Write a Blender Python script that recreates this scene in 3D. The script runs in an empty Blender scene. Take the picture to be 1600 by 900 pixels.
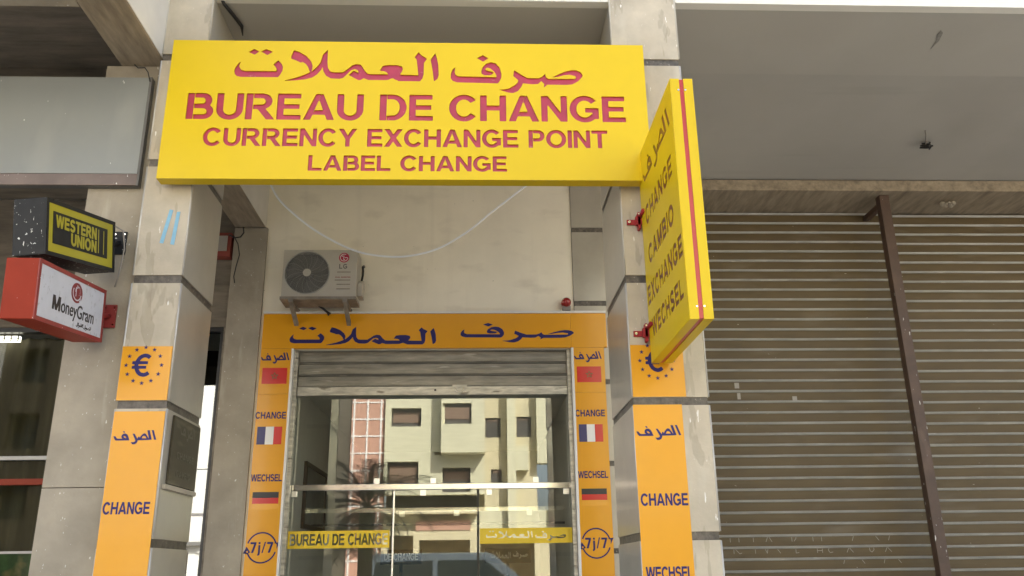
import bpy, bmesh, math, random
import numpy as np
from mathutils import Matrix, Vector
R = math.radians
random.seed(7)
S = bpy.context.scene
COL = S.collection

# ------------------------------------------------------------------ camera, sky, sun, exposure
cd = bpy.data.cameras.new('camera'); cam = bpy.data.objects.new('camera', cd); COL.objects.link(cam)
cd.sensor_width = 36; cd.lens = 36*1333.3/1600; cd.clip_start = .05; cd.clip_end = 3000
yaw, pit, rol = R(2.57534723), R(18.2796566), R(-0.84646104)
fw = Vector((math.sin(yaw)*math.cos(pit), math.cos(yaw)*math.cos(pit), math.sin(pit)))
r0 = fw.cross(Vector((0, 0, 1))).normalized(); u0 = r0.cross(fw)
rr = math.cos(rol)*r0+math.sin(rol)*u0; uu = -math.sin(rol)*r0+math.cos(rol)*u0
cam.matrix_world = Matrix(((rr.x, uu.x, -fw.x, 0), (rr.y, uu.y, -fw.y, 0), (rr.z, uu.z, -fw.z, 1.6), (0, 0, 0, 1)))
S.camera = cam
SUN = Vector((.48, .75, .80)).normalized()
W = bpy.data.worlds.new('World'); S.world = W; W.use_nodes = True
nt = W.node_tree; bg = nt.nodes['Background']; sk = nt.nodes.new('ShaderNodeTexSky')
sk.sky_type = 'NISHITA'; sk.sun_disc = False; sk.sun_elevation = math.asin(SUN.z); sk.sun_rotation = math.atan2(SUN.x, SUN.y)
sk.air_density = 1.0; sk.dust_density = 4; sk.ozone_density = 1.0
hs = nt.nodes.new('ShaderNodeHueSaturation'); hs.inputs['Saturation'].default_value = .7
nt.links.new(sk.outputs[0], hs.inputs['Color']); nt.links.new(hs.outputs[0], bg.inputs[0]); bg.inputs[1].default_value = 0.135
sl = bpy.data.lights.new('sun', 'SUN'); sl.energy = 5.0; sl.angle = R(.5); sl.color = (1, .95, .87)
so = bpy.data.objects.new('sun', sl); COL.objects.link(so); so.location = (10, 20, 40)
so.rotation_euler = SUN.to_track_quat('Z', 'Y').to_euler()
S.view_settings.view_transform = 'Standard'; S.view_settings.look = 'None'; S.view_settings.gamma = 1
S.view_settings.exposure = 2.05
S.render.engine = 'CYCLES'
S.cycles.max_bounces = 8; S.cycles.diffuse_bounces = 5; S.cycles.glossy_bounces = 5; S.cycles.transparent_max_bounces = 12
S.cycles.caustics_reflective = False; S.cycles.caustics_refractive = False
S.cycles.use_denoising = True; S.cycles.sample_clamp_indirect = 6

# ------------------------------------------------------------------ materials
def mat(name, col, rough=.6, metal=0, spec=.5, var=.0, scale=3.0, bump=0, bscale=30, coat=0, marks=(), stretch=(1, 1, 1), croug=.1):
    """marks: (colour, (sx,sy,sz), threshold, softness, tilt, strength)"""
    m = bpy.data.materials.new(name); m.use_nodes = True; t = m.node_tree; N, L = t.nodes, t.links
    b = N['Principled BSDF']; b.inputs['Roughness'].default_value = rough; b.inputs['Metallic'].default_value = metal
    b.inputs['Specular IOR Level'].default_value = spec
    b.inputs['Coat Weight'].default_value = coat; b.inputs['Coat Roughness'].default_value = croug
    b.inputs['Base Color'].default_value = (*col, 1)
    tc = N.new('ShaderNodeTexCoord'); out = None
    def noise(sc, det=6, st=(1, 1, 1), tilt=0, rgh=.6):
        mp = N.new('ShaderNodeMapping'); mp.inputs['Scale'].default_value = st; mp.inputs['Rotation'].default_value = (0, tilt, tilt*.5)
        L.new(tc.outputs['Object'], mp.inputs[0]); n = N.new('ShaderNodeTexNoise'); n.inputs['Scale'].default_value = sc
        n.inputs['Detail'].default_value = det; n.inputs['Roughness'].default_value = rgh; L.new(mp.outputs[0], n.inputs['Vector']); return n.outputs['Fac']
    def ramp(src, a, bb, lo=(0, 0, 0), hi=(1, 1, 1)):
        r = N.new('ShaderNodeValToRGB'); r.color_ramp.elements[0].position = a; r.color_ramp.elements[1].position = bb
        r.color_ramp.elements[0].color = (*lo, 1); r.color_ramp.elements[1].color = (*hi, 1); L.new(src, r.inputs[0]); return r.outputs[0]
    if var:
        lo = tuple(c*(1-var) for c in col); hi = tuple(min(1, c*(1+var)) for c in col)
        out = ramp(noise(scale, 8, stretch), .3, .7, lo, hi)
    for (mc, ms, th, sof, tilt, stg) in marks:
        f = ramp(noise(1, 3, ms, tilt, .5), th, th+sof)
        mu = N.new('ShaderNodeMath'); mu.operation = 'MULTIPLY'; mu.inputs[1].default_value = stg; L.new(f, mu.inputs[0])
        mx = N.new('ShaderNodeMixRGB'); L.new(mu.outputs[0], mx.inputs[0])
        if out is not None: L.new(out, mx.inputs[1])
        else: mx.inputs[1].default_value = (*col, 1)
        mx.inputs[2].default_value = (*mc, 1); out = mx.outputs[0]
    if out is not None: L.new(out, b.inputs['Base Color'])
    if bump:
        bp = N.new('ShaderNodeBump'); bp.inputs['Strength'].default_value = bump; bp.inputs['Distance'].default_value = .01
        L.new(noise(bscale, 6), bp.inputs['Height']); L.new(bp.outputs[0], b.inputs['Normal'])
    return m
def glass(name, refl=.22, tint=(.8, .82, .8), rough=.0):
    m = bpy.data.materials.new(name); m.use_nodes = True; t = m.node_tree; N, L = t.nodes, t.links
    N.remove(N['Principled BSDF']); g = N.new('ShaderNodeBsdfGlossy'); g.inputs['Roughness'].default_value = rough
    g.inputs['Color'].default_value = (.95, .97, .93, 1)
    tr = N.new('ShaderNodeBsdfTransparent'); tr.inputs['Color'].default_value = (*tint, 1); mx = N.new('ShaderNodeMixShader')
    mx.inputs[0].default_value = refl; L.new(tr.outputs[0], mx.inputs[1]); L.new(g.outputs[0], mx.inputs[2]); L.new(mx.outputs[0], N['Material Output'].inputs[0]); return m
def emit(name, col, st):
    m = bpy.data.materials.new(name); m.use_nodes = True; b = m.node_tree.nodes['Principled BSDF']
    b.inputs['Base Color'].default_value = (*col, 1); b.inputs['Emission Color'].default_value = (*col, 1); b.inputs['Emission Strength'].default_value = st; return m
WHT = (.85, .84, .80)
drops = [(WHT, (34, 34, 8), .70, .02, .35, .85), (WHT, (30, 30, 8), .725, .02, -.3, .8), (WHT, (80, 80, 60), .71, .02, 0, .7)]
M = dict(
 stone=mat('limestone_cladding', (.50, .44, .34), .45, var=.24, scale=2.2, bump=.12, bscale=60, marks=[((.40, .33, .24), (3.2, 3.2, 1.4), .50, .2, .6, .4), ((.30, .25, .17), (11, 11, 2.2), .60, .015, .8, .4), ((.62, .58, .48), (5, 5, 2), .58, .12, .7, .4), ((.25, .21, .15), (9, 9, 3), .63, .03, .6, .35)]+drops),
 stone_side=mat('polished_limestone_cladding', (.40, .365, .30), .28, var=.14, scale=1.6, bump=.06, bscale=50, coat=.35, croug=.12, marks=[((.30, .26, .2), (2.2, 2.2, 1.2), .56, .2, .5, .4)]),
 granite=mat('dark_granite', (.10, .085, .07), .4, var=.6, scale=22, bump=.2, bscale=80, marks=[((.35, .31, .26), (40, 40, 40), .66, .05, 0, .6)]),
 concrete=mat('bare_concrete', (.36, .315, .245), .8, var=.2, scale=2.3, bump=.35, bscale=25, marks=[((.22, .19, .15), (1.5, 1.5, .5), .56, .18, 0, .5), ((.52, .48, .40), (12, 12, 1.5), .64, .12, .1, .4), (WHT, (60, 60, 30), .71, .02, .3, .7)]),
 beam=mat('formwork_concrete', (.30, .245, .175), .85, var=.3, scale=3, stretch=(6, 1, 6), bump=.4, bscale=18, marks=[((.14, .11, .08), (5, .8, 5), .58, .12, 0, .6)]),
 beamdark=mat('dark_concrete', (.20, .17, .13), .9, var=.35, scale=2, stretch=(1, 5, 5), bump=.3, bscale=18),  # darker concrete tone for the canopy recess, side wall and hidden cores
 plaster=mat('cream_plaster', (.84, .775, .64), .8, var=.07, scale=1.3, bump=.15, bscale=14, marks=[((.50, .44, .34), (2.2, 2.2, 5), .58, .2, .05, .4), ((.60, .54, .44), (7, 7, .5), .58, .2, 0, .25), ((.2, .17, .13), (30, 30, 30), .76, .02, 0, .7)]),
 whitewash=mat('white_paint_on_beam', (.66, .63, .57), .75, var=.08, scale=2, bump=.2, bscale=12),
 soffit=mat('grey_soffit_paint', (.44, .425, .39), .75, var=.05, scale=.8, bump=.06, bscale=9, marks=[((.35, .33, .30), (.7, .7, .7), .55, .2, 0, .4), ((.36, .345, .31), (.5, 5, 5), .58, .1, 0, .3), ((.52, .50, .46), (1.1, .5, 1), .58, .2, 0, .3)]),
 soffront=mat('pale_soffit_band', (.465, .45, .41), .75, var=.05, scale=.8, bump=.06, bscale=9, marks=[((.38, .36, .33), (.8, .8, .8), .56, .2, 0, .4)]),
 fascia=mat('white_fascia', (.78, .76, .70), .7, var=.05, scale=1.5, bump=.1),
 yellow=mat('yellow_painted_metal', (.73, .515, .004), .42, spec=.3, var=.045, scale=.7, bump=.02, bscale=1.2, coat=.12, croug=.2),
 crimson=mat('crimson_acrylic', (.43, .036, .075), .3, var=.15, scale=9, marks=[((.62, .22, .26), (26, 26, 26), .70, .04, 0, .5)]),
 dkcrimson=mat('dark_crimson_acrylic', (.15, .016, .016), .3, var=.2, scale=8),
 redstripe=mat('red_acrylic_edge', (.48, .04, .04), .3, var=.05),
 orange=mat('orange_vinyl', (.74, .335, .010), .3, spec=.35, var=.05, scale=1.6, coat=.12, croug=.08, bump=.12, bscale=2.5),
 blue=mat('navy_vinyl', (.022, .019, .125), .4, spec=.25),
 white=mat('white_vinyl', (.78, .78, .76), .4), red=mat('red_vinyl', (.58, .02, .015), .25), black=mat('black_vinyl', (.02, .018, .02), .35),
 green=mat('green_vinyl', (.06, .13, .03), .4), flagblue=mat('deep_blue_vinyl', (.035, .03, .13), .35),
 trim=mat('white_pvc_trim', (.74, .73, .70), .35, var=.04, scale=5), edge=mat('aluminium_corner_bead', (.55, .53, .49), .4, metal=.3, var=.15, scale=6),
 steel=mat('polished_steel', (.75, .74, .70), .16, metal=1), chrome=mat('satin_steel', (.80, .79, .76), .3, metal=.85),
 galv=mat('dull_galvanised_steel', (.24, .225, .19), .42, metal=.55, var=.35, scale=3, stretch=(1, 1, 9), bump=.1, bscale=20, marks=[((.5, .48, .42), (4, 4, 30), .62, .1, 0, .6)]),
 galvlight=mat('worn_galvanised_steel', (.50, .475, .41), .38, metal=.4, var=.4, scale=5, stretch=(1, 1, 5), marks=[((.12, .1, .07), (5, 5, 20), .60, .1, 0, .8)]),
 slat=mat('olive_brown_shutter_paint', (.108, .078, .038), .5, spec=.3, var=.14, scale=2.5, stretch=(1, 1, 3), bump=.05, bscale=12, marks=[((.26, .22, .16), (1.2, 1.2, 5), .58, .2, 0, .4), ((.55, .52, .45), (16, 16, 40), .755, .02, .2, .8)]),
 slatedge=mat('worn_shutter_interlock', (.46, .455, .43), .35, metal=.15, var=.2, scale=3, marks=[((.7, .69, .64), (5, 5, 60), .66, .04, 0, .8)]),
 post=mat('rusty_brown_steel_post', (.085, .05, .034), .5, var=.25, scale=5, bump=.15, bscale=40, marks=[((.16, .10, .07), (5, 5, 2), .60, .1, 0, .6), (WHT, (38, 38, 10), .70, .02, .3, .9)]),
 acbody=mat('beige_enamelled_sheet', (.47, .435, .365), .45, var=.06, scale=3, bump=.03, marks=[((.38, .34, .27), (3, 3, 5), .62, .14, 0, .4)]),
 acgrille=mat('grille_wire', (.36, .345, .31), .45), acdark=mat('fan_cavity', (.028, .027, .026), .7), acfan=mat('fan_blade_plastic', (.06, .06, .06), .5),
 acrust=mat('stained_bracket_steel', (.24, .21, .17), .55, var=.35, scale=8), lgred=mat('logo_red', (.42, .015, .05), .4), lggrey=mat('logo_grey', (.13, .12, .115), .5),
 cable=mat('white_cable', (.90, .92, .95), .4), wire=mat('black_wire', (.015, .014, .014), .5),
 lampred=mat('red_lamp_lens', (.32, .006, .004), .12, coat=.6), lampbase=mat('grey_plastic_base', (.22, .2, .18), .5),
 meterred=mat('faded_red_box', (.25, .05, .035), .55, var=.2), meterwin=mat('clear_dusty_cover', (.34, .31, .27), .35),
 tape=mat('light_blue_tape', (.22, .45, .62), .5, var=.08, scale=20),
 wublack=mat('black_sign_case', (.016, .016, .016), .5, spec=.3, var=.3, scale=8, marks=[(WHT, (44, 44, 60), .675, .02, .3, .8), (WHT, (80, 80, 20), .69, .02, .5, .8)]),
 wuclean=mat('black_sign_face', (.016, .016, .016), .5, spec=.3, var=.3, scale=8), bracket=mat('red_painted_bracket', (.34, .022, .026), .5, spec=.3, var=.2, scale=20),
 wuyellow=mat('dull_yellow_acrylic', (.36, .31, .02), .35, var=.08, scale=5), mgred=mat('orange_red_sign_case', (.30, .030, .011), .5, spec=.2, var=.14, scale=3, marks=[(WHT, (50, 50, 30), .745, .02, .3, .8)]),
 mgred2=mat('dark_red_frame', (.26, .03, .025), .45, var=.2, scale=6, marks=[(WHT, (50, 50, 50), .72, .02, 0, .8)]),
 mgwhite=mat('dirty_white_acrylic', (.58, .59, .63), .4, var=.06, scale=8, marks=[((.28, .27, .28), (34, 34, 26), .60, .1, .2, .45)]), mgtext=mat('dark_brown_print', (.03, .022, .02), .5), mglogo=mat('brown_red_print', (.22, .02, .022), .5),
 greypanel=mat('pale_grey_sign_panel', (.27, .28, .265), .28, var=.05, scale=1.2, marks=[((.36, .36, .33), (3, 3, 1), .58, .15, 0, .4), (WHT, (40, 40, 14), .735, .02, .4, .9)]),
 greytrim=mat('bronze_trim', (.17, .13, .11), .35, metal=.4, var=.2, scale=4, marks=[(WHT, (60, 60, 60), .71, .02, 0, .7)]), greycase=mat('dark_grey_case', (.13, .125, .115), .5, var=.2, scale=4),
 dglass=glass('shop_door_glass', .16, (.86, .88, .83)), nglass=glass('tinted_window_glass', .03, (.5, .5, .42)), sglass=glass('mirror_tinted_glass', .22, (.35, .35, .3)),
 yfilm=mat('yellow_window_film', (.80, .56, .02), .4), ffilm=mat('frosted_letter_film', (.42, .40, .33), .5),
 frame=mat('black_window_frame', (.02, .02, .02), .4), railgrey=mat('grey_rail', (.30, .29, .28), .35, metal=.4), railred=mat('red_brown_rail', (.26, .04, .018), .5, spec=.2),
 curtain=mat('olive_curtain_cloth', (.11, .10, .065), .85, var=.2, scale=2, stretch=(6, 6, .6)), poster=mat('green_mottled_film', (.06, .16, .06), .45, var=.6, scale=5, marks=[((.35, .30, .12), (4, 4, 4), .58, .1, 0, .8), ((.02, .03, .02), (3, 3, 3), .6, .1, .4, .8)]),
 glowwhite=emit('glowing_white', (1, .98, .92), 1.6), room=mat('grey_room_paint', (.62, .61, .56), .8, var=.05), roomfloor=mat('shop_floor_tile', (.4, .37, .32), .3, var=.1), wood=mat('dark_wood', (.05, .03, .02), .5, var=.3), picture=mat('picture_print', (.18, .19, .18), .3, var=.5, scale=4),
 plaque=mat('engraved_brown_plaque', (.055, .045, .028), .4, spec=.2, var=.25, scale=3, coat=.05, croug=.1, marks=[((.16, .14, .1), (2, 2, 9), .56, .1, 0, .6)]), plaquetext=mat('worn_gilt_lettering', (.05, .042, .028), .4),
 floorw=mat('pale_floor_tile', (.68, .63, .54), .4, var=.08), asphalt=mat('asphalt', (.13, .125, .115), .9, var=.2, scale=.6, bump=.3, bscale=80), pave=mat('pale_paving', (.52, .475, .40), .8, var=.15, scale=.8, bump=.1, bscale=40), kerb=mat('concrete_kerb', (.42, .4, .36), .8, var=.12), paint=mat('road_paint', (.75, .75, .72), .7, var=.1),
 cream=mat('cream_facade_render', (.62, .60, .43), .85, var=.06, scale=.5, bump=.05), creamwarm=mat('warm_cream_render', (.60, .54, .36), .85, var=.07, scale=.5), pink=mat('pink_render', (.52, .30, .22), .85, var=.06, scale=.8), whitewall=mat('white_facade_render', (.78, .78, .76), .8, var=.05, scale=.5),
 brownwall=mat('dark_brown_facade', (.10, .085, .06), .6, var=.2, scale=.6), brownshut=mat('brown_window_blind', (.20, .13, .09), .6, var=.12, scale=3, stretch=(1, 1, 8)), winrec=mat('window_reveal_paint', (.07, .065, .06), .7), dark=mat('dark_shop_interior', (.03, .028, .024), .7), ocre=mat('ochre_shop_wall', (.32, .24, .11), .8, var=.2),
 trunk=mat('palm_bark', (.10, .075, .05), .95, var=.4, scale=6, bump=.6, bscale=14), frond=mat('palm_frond', (.022, .032, .014), .6, var=.3, scale=3),
 vanpaint=mat('blue_grey_vehicle_paint', (.13, .16, .19), .3, coat=.7, croug=.05), carpaint=mat('silver_vehicle_paint', (.45, .48, .5), .3, metal=.4, coat=.7, croug=.05), carglass=mat('vehicle_glass', (.02, .03, .035), .05, coat=.5), tyre=mat('tyre_rubber', (.015, .015, .015), .9), lens=mat('headlamp_lens', (.7, .7, .68), .1), billb=mat('sky_blue_poster', (.12, .42, .62), .4, var=.3, scale=.8),
)

# ------------------------------------------------------------------ mesh helpers
BASE = {}
class MB:
    def __init__(s): s.bm = bmesh.new(); s.mi = 0
    def _f(s, vs):
        f = s.bm.faces.new(vs); f.material_index = s.mi; return f
    def box(s, x0, x1, y0, y1, z0, z1, bev=0, mtx=None):
        v = [s.bm.verts.new(p) for p in ((x0, y0, z0), (x1, y0, z0), (x1, y1, z0), (x0, y1, z0), (x0, y0, z1), (x1, y0, z1), (x1, y1, z1), (x0, y1, z1))]
        fs = [s._f([v[i] for i in q]) for q in ((3, 2, 1, 0), (4, 5, 6, 7), (0, 1, 5, 4), (1, 2, 6, 5), (2, 3, 7, 6), (3, 0, 4, 7))]
        if mtx: bmesh.ops.transform(s.bm, matrix=mtx, verts=v)
        if bev:
            es = list({e for f in fs for e in f.edges}); bmesh.ops.bevel(s.bm, geom=es, offset=bev, segments=2, affect='EDGES', profile=.7)
        return s
    def prism(s, pts, a0, a1, ax='y', bev=0):
        def P(p, a): return (p[0], a, p[1]) if ax == 'y' else ((a, p[0], p[1]) if ax == 'x' else (p[0], p[1], a))
        A = [s.bm.verts.new(P(p, a0)) for p in pts]; B = [s.bm.verts.new(P(p, a1)) for p in pts]; n = len(pts)
        fs = [s._f(A), s._f(B[::-1])]+[s._f([A[i], B[i], B[(i+1) % n], A[(i+1) % n]]) for i in range(n)]
        bmesh.ops.recalc_face_normals(s.bm, faces=fs)
        if bev: bmesh.ops.bevel(s.bm, geom=list({e for f in fs for e in f.edges}), offset=bev, segments=2, affect='EDGES', profile=.7)
        return s
    def tube(s, pts, r, n=8):
        pts = [Vector(p) for p in pts]; rings = []; up = None
        for i, p in enumerate(pts):
            d = (pts[min(i+1, len(pts)-1)]-pts[max(i-1, 0)]).normalized()
            ref = Vector((0, 0, 1)) if abs(d.z) < .9 else Vector((1, 0, 0))
            if up is not None: ref = up
            a = d.cross(ref).normalized(); b = a.cross(d); up = b
            rad = r[i] if isinstance(r, (list, tuple)) else r
            rings.append([s.bm.verts.new(p+rad*(math.cos(2*math.pi*k/n)*a+math.sin(2*math.pi*k/n)*b)) for k in range(n)])
        for A, B in zip(rings, rings[1:]):
            for k in range(n): s._f([A[k], A[(k+1) % n], B[(k+1) % n], B[k]]).smooth = True
        s._f(rings[0][::-1]); s._f(rings[-1]); return s
    def disc(s, c, r, d, ax='y', n=40, r2=None):
        c = Vector(c); a = {'y': Vector((0, 1, 0)), 'x': Vector((1, 0, 0)), 'z': Vector((0, 0, 1))}[ax]
        u = Vector((0, 0, 1)) if ax != 'z' else Vector((1, 0, 0)); v = a.cross(u); r2 = r if r2 is None else r2
        A = [s.bm.verts.new(c+r*(math.cos(2*math.pi*k/n)*u+math.sin(2*math.pi*k/n)*v)) for k in range(n)]
        B = [s.bm.verts.new(c+d*a+r2*(math.cos(2*math.pi*k/n)*u+math.sin(2*math.pi*k/n)*v)) for k in range(n)]
        fs = [s._f(A), s._f(B)]
        for k in range(n): f = s._f([A[k], A[(k+1) % n], B[(k+1) % n], B[k]]); f.smooth = True; fs.append(f)
        bmesh.ops.recalc_face_normals(s.bm, faces=fs); return s
    def torus(s, c, Rr, r, ax='y', n=48, m=6, a0=0, a1=2*math.pi):
        pts = []; full = abs(a1-a0-2*math.pi) < 1e-6
        for k in range(n+1):
            a = a0+(a1-a0)*k/n; ca, sa = math.cos(a)*Rr, math.sin(a)*Rr
            pts.append((c[0]+ca, c[1], c[2]+sa) if ax == 'y' else ((c[0], c[1]+ca, c[2]+sa) if ax == 'x' else (c[0]+ca, c[1]+sa, c[2])))
        return s.tube(pts, r, m)
    def quad(s, *p): s._f([s.bm.verts.new(q) for q in p]); return s
    def build(s, name, m, parent=None, local=False):
        me = bpy.data.meshes.new(name); s.bm.to_mesh(me); s.bm.free()
        for mm in (m if isinstance(m, (list, tuple)) else [m]): me.materials.append(M[mm] if isinstance(mm, str) else mm)
        return link(name, me, parent, local)
def link(name, me, parent=None, local=False):
    o = bpy.data.objects.new(name, me); COL.objects.link(o); b = Vector((0, 0, 0))
    if parent is not None:
        o.parent = parent; b = BASE.get(parent.name, b)
        if not local: me.transform(Matrix.Translation(-b))
    BASE[o.name] = b
    return o
def thing(name, label, cat, loc=(0, 0, 0), group=None, mtx=None):
    o = bpy.data.objects.new(name, None); COL.objects.link(o); o.empty_display_size = .1
    if mtx is not None: o.matrix_world = mtx; BASE[o.name] = Vector((0, 0, 0))
    else: o.location = loc; BASE[o.name] = Vector(loc)
    o['label'] = label; o['category'] = cat
    if group: o['group'] = group
    return o
def tag(o, label, cat, group=None, base=None):
    o['label'] = label; o['category'] = cat
    if group: o['group'] = group
    if base is not None: o.data.transform(Matrix.Translation(-Vector(base))); o.location = base
    return o
def struct(o): o['kind'] = 'structure'; return o
def box(name, m, parent, *a, bev=0): return MB().box(*a, bev=bev).build(name, m, parent)

# ------------------------------------------------------------------ lettering: strokes -> signed distance -> outlines
def ring(cx, cy, rx, ry, wx, wy, a0, a1, n=28):
    t = np.radians(np.linspace(a0, a1, n))
    return np.concatenate([np.c_[cx+rx*np.cos(t), cy+ry*np.sin(t)], np.c_[cx+(rx-wx)*np.cos(t), cy+(ry-wy)*np.sin(t)][::-1]])
def ell(cx, cy, rx, ry, n=40):
    t = np.linspace(0, 2*np.pi, n, endpoint=False); return np.c_[cx+rx*np.cos(t), cy+ry*np.sin(t)]
def rc(x0, y0, x1, y1): return np.array([(x0, y0), (x1, y0), (x1, y1), (x0, y1)], float)
A_ = lambda *p: np.array(p, float)
G = {
 'A': (1.0, ['+', A_((0, 0), (.385, 1), (.615, 1), (1, 0), (.785, 0), (.5, .80), (.215, 0)), '+', rc(.2, .2, .8, .36)]),
 'B': (.87, ['+', rc(0, 0, .2, 1), '+', rc(0, .835, .5, 1), '+', rc(0, 0, .56, .165), '+', rc(0, .42, .55, .58), '+', ring(.55, .29, .32, .29, .2, .165, -90, 90), '+', ring(.5, .71, .30, .29, .2, .165, -90, 90)]),
 'C': (.94, ['+', ring(.49, .5, .49, .52, .205, .17, 38, 322)]),
 'D': (.88, ['+', rc(0, 0, .2, 1), '+', rc(0, .835, .43, 1), '+', rc(0, 0, .43, .165), '+', ring(.42, .5, .46, .5, .205, .165, -90, 90)]),
 'E': (.78, ['+', rc(0, 0, .2, 1), '+', rc(0, 0, .78, .165), '+', rc(0, .835, .76, 1), '+', rc(0, .425, .72, .585)]),
 'G': (1.0, ['+', ring(.5, .5, .5, .52, .205, .17, 40, 322), '+', rc(.53, .37, .97, .53), '+', rc(.78, .12, .97, .53)]),
 'H': (.86, ['+', rc(0, 0, .2, 1), '+', rc(.66, 0, .86, 1), '+', rc(0, .425, .86, .595)]),
 'I': (.2, ['+', rc(0, 0, .2, 1)]),
 'L': (.74, ['+', rc(0, 0, .2, 1), '+', rc(0, 0, .74, .165)]),
 'M': (1.02, ['+', rc(0, 0, .19, 1), '+', rc(.83, 0, 1.02, 1), '+', A_((0, 1), (.27, 1), (.51, .3), (.75, 1), (1.02, 1), (.605, 0), (.415, 0))]),
 'N': (.86, ['+', rc(0, 0, .19, 1), '+', rc(.67, 0, .86, 1), '+', A_((0, 1), (.21, 1), (.86, 0), (.65, 0))]),
 'O': (1.04, ['+', ell(.52, .5, .52, .52), '-', ell(.52, .5, .315, .35)]),
 'P': (.82, ['+', rc(0, 0, .2, 1), '+', rc(0, .835, .5, 1), '+', rc(0, .36, .5, .525), '+', ring(.5, .68, .32, .32, .2, .165, -90, 90)]),
 'R': (.93, ['+', rc(0, 0, .2, 1), '+', rc(0, .835, .52, 1), '+', rc(0, .40, .52, .56), '+', ring(.52, .70, .33, .30, .2, .165, -90, 90), '+', A_((.36, .45), (.60, .45), (.95, 0), (.70, 0))]),
 'S': (.86, ['+', ring(.43, .725, .40, .295, .2, .165, 22, 272), '+', ring(.43, .285, .43, .305, .2, .165, -158, 92)]),
 'T': (.82, ['+', rc(0, .835, .82, 1), '+', rc(.31, 0, .51, 1)]),
 'U': (.86, ['+', rc(0, .38, .2, 1), '+', rc(.66, .38, .86, 1), '+', ring(.43, .39, .43, .41, .2, .17, 180, 360)]),
 'V': (.92, ['+', A_((0, 1), (.22, 1), (.46, .28), (.70, 1), (.92, 1), (.57, 0), (.35, 0))]),
 'W': (1.32, ['+', A_((0, 1), (.21, 1), (.36, .28), (.55, 1), (.77, 1), (.96, .28), (1.11, 1), (1.32, 1), (1.07, 0), (.85, 0), (.66, .72), (.47, 0), (.25, 0))]),
 'X': (.92, ['+', A_((0, 1), (.25, 1), (.92, 0), (.67, 0)), '+', A_((.67, 1), (.92, 1), (.25, 0), (0, 0))]),
 'Y': (.92, ['+', A_((0, 1), (.23, 1), (.46, .6), (.69, 1), (.92, 1), (.56, .42), (.56, 0), (.36, 0), (.36, .42))]),
 '7': (.68, ['+', A_((0, 1), (.68, 1), (.68, .86), (.36, 0), (.14, 0), (.45, .83), (0, .83))]),
 'j': (.34, ['+', rc(.1, -.08, .3, .72), '+', rc(.1, .83, .3, 1), '+', ring(.04, -.08, .26, .2, .2, .15, 270, 360)]),
 '/': (.42, ['+', A_((0, -.02), (.12, -.02), (.42, 1.02), (.30, 1.02))]),
 '€': (1.0, ['+', ring(.56, .5, .49, .52, .17, .15, 52, 308), '+', rc(-.06, .56, .72, .67), '+', rc(-.06, .35, .66, .46)]),
}
SLIT = {'B': rc(.205, -.1, .25, 1.1), 'D': rc(.205, -.1, .25, 1.1), 'P': rc(.205, -.1, .25, 1.1), 'R': rc(.205, .3, .25, 1.1), 'O': rc(.50, -.1, .545, 1.1), 'A': A_((.30, .28), (.345, .28), (.615, 1.1), (.57, 1.1))}
def sdf(P, X, Y):
    d = np.full(X.shape, 1e9); ins = np.zeros(X.shape, bool); n = len(P)
    for i in range(n):
        (ax, ay), (bx, by) = P[i], P[(i+1) % n]; ex, ey = bx-ax, by-ay; L2 = ex*ex+ey*ey
        if L2 < 1e-14: continue
        wx, wy = X-ax, Y-ay; t = np.clip((wx*ex+wy*ey)/L2, 0, 1); d = np.minimum(d, (wx-ex*t)**2+(wy-ey*t)**2)
        if ay != by:
            c = ((ay <= Y) & (by > Y)) | ((by <= Y) & (ay > Y)); ins ^= c & (X < ax+(Y-ay)/(by-ay)*ex)
    return np.where(ins, -1, 1)*np.sqrt(d)
def contours(ops, res, tol, off=0):
    al = np.concatenate([ops[i+1] for i in range(0, len(ops), 2) if ops[i] == '+']); lo, hi = al.min(0)-3*res, al.max(0)+3*res
    xs = np.arange(lo[0], hi[0]+res, res)+res*.137; ys = np.arange(lo[1], hi[1]+res, res)+res*.211
    X, Y = np.meshgrid(xs, ys); F = np.full(X.shape, 1e9)
    for i in range(0, len(ops), 2):
        d = sdf(ops[i+1], X, Y); F = np.minimum(F, d) if ops[i] == '+' else np.maximum(F, -d)
    F -= off; F[np.abs(F) < 1e-9] = 1e-9; I = F < 0; nxt = {}
    cnt = I[:-1, :-1].astype(int)+I[1:, :-1]+I[:-1, 1:]+I[1:, 1:]
    def pt(k):
        (j, i, h) = k
        if h: t = F[j, i]/(F[j, i]-F[j, i+1]); return (xs[i]+t*res, ys[j])
        t = F[j, i]/(F[j, i]-F[j+1, i]); return (xs[i], ys[j]+t*res)
    for j, i in np.argwhere((cnt > 0) & (cnt < 4)):
        c = [I[j, i], I[j, i+1], I[j+1, i+1], I[j+1, i]]; e = [(j, i, 1), (j, i+1, 0), (j+1, i, 1), (j, i, 0)]
        cr = [k for k in range(4) if c[k] != c[(k+1) % 4]]
        outs = [k for k in cr if c[k]]; ins = [k for k in cr if not c[k]]     # walk with inside on one side
        if len(cr) == 2: nxt[e[outs[0]]] = e[ins[0]]
        else:
            for k in outs: nxt[e[k]] = e[(k-1) % 4]
    loops = []
    while nxt:
        s, q = next(iter(nxt.items())); lp = [s]; del nxt[s]
        while q in nxt: lp.append(q); q2 = nxt.pop(q); q = q2
        if len(lp) > 5: loops.append(simplify(np.array([pt(k) for k in lp]), tol))
    return [l for l in loops if len(l) > 2]
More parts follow.
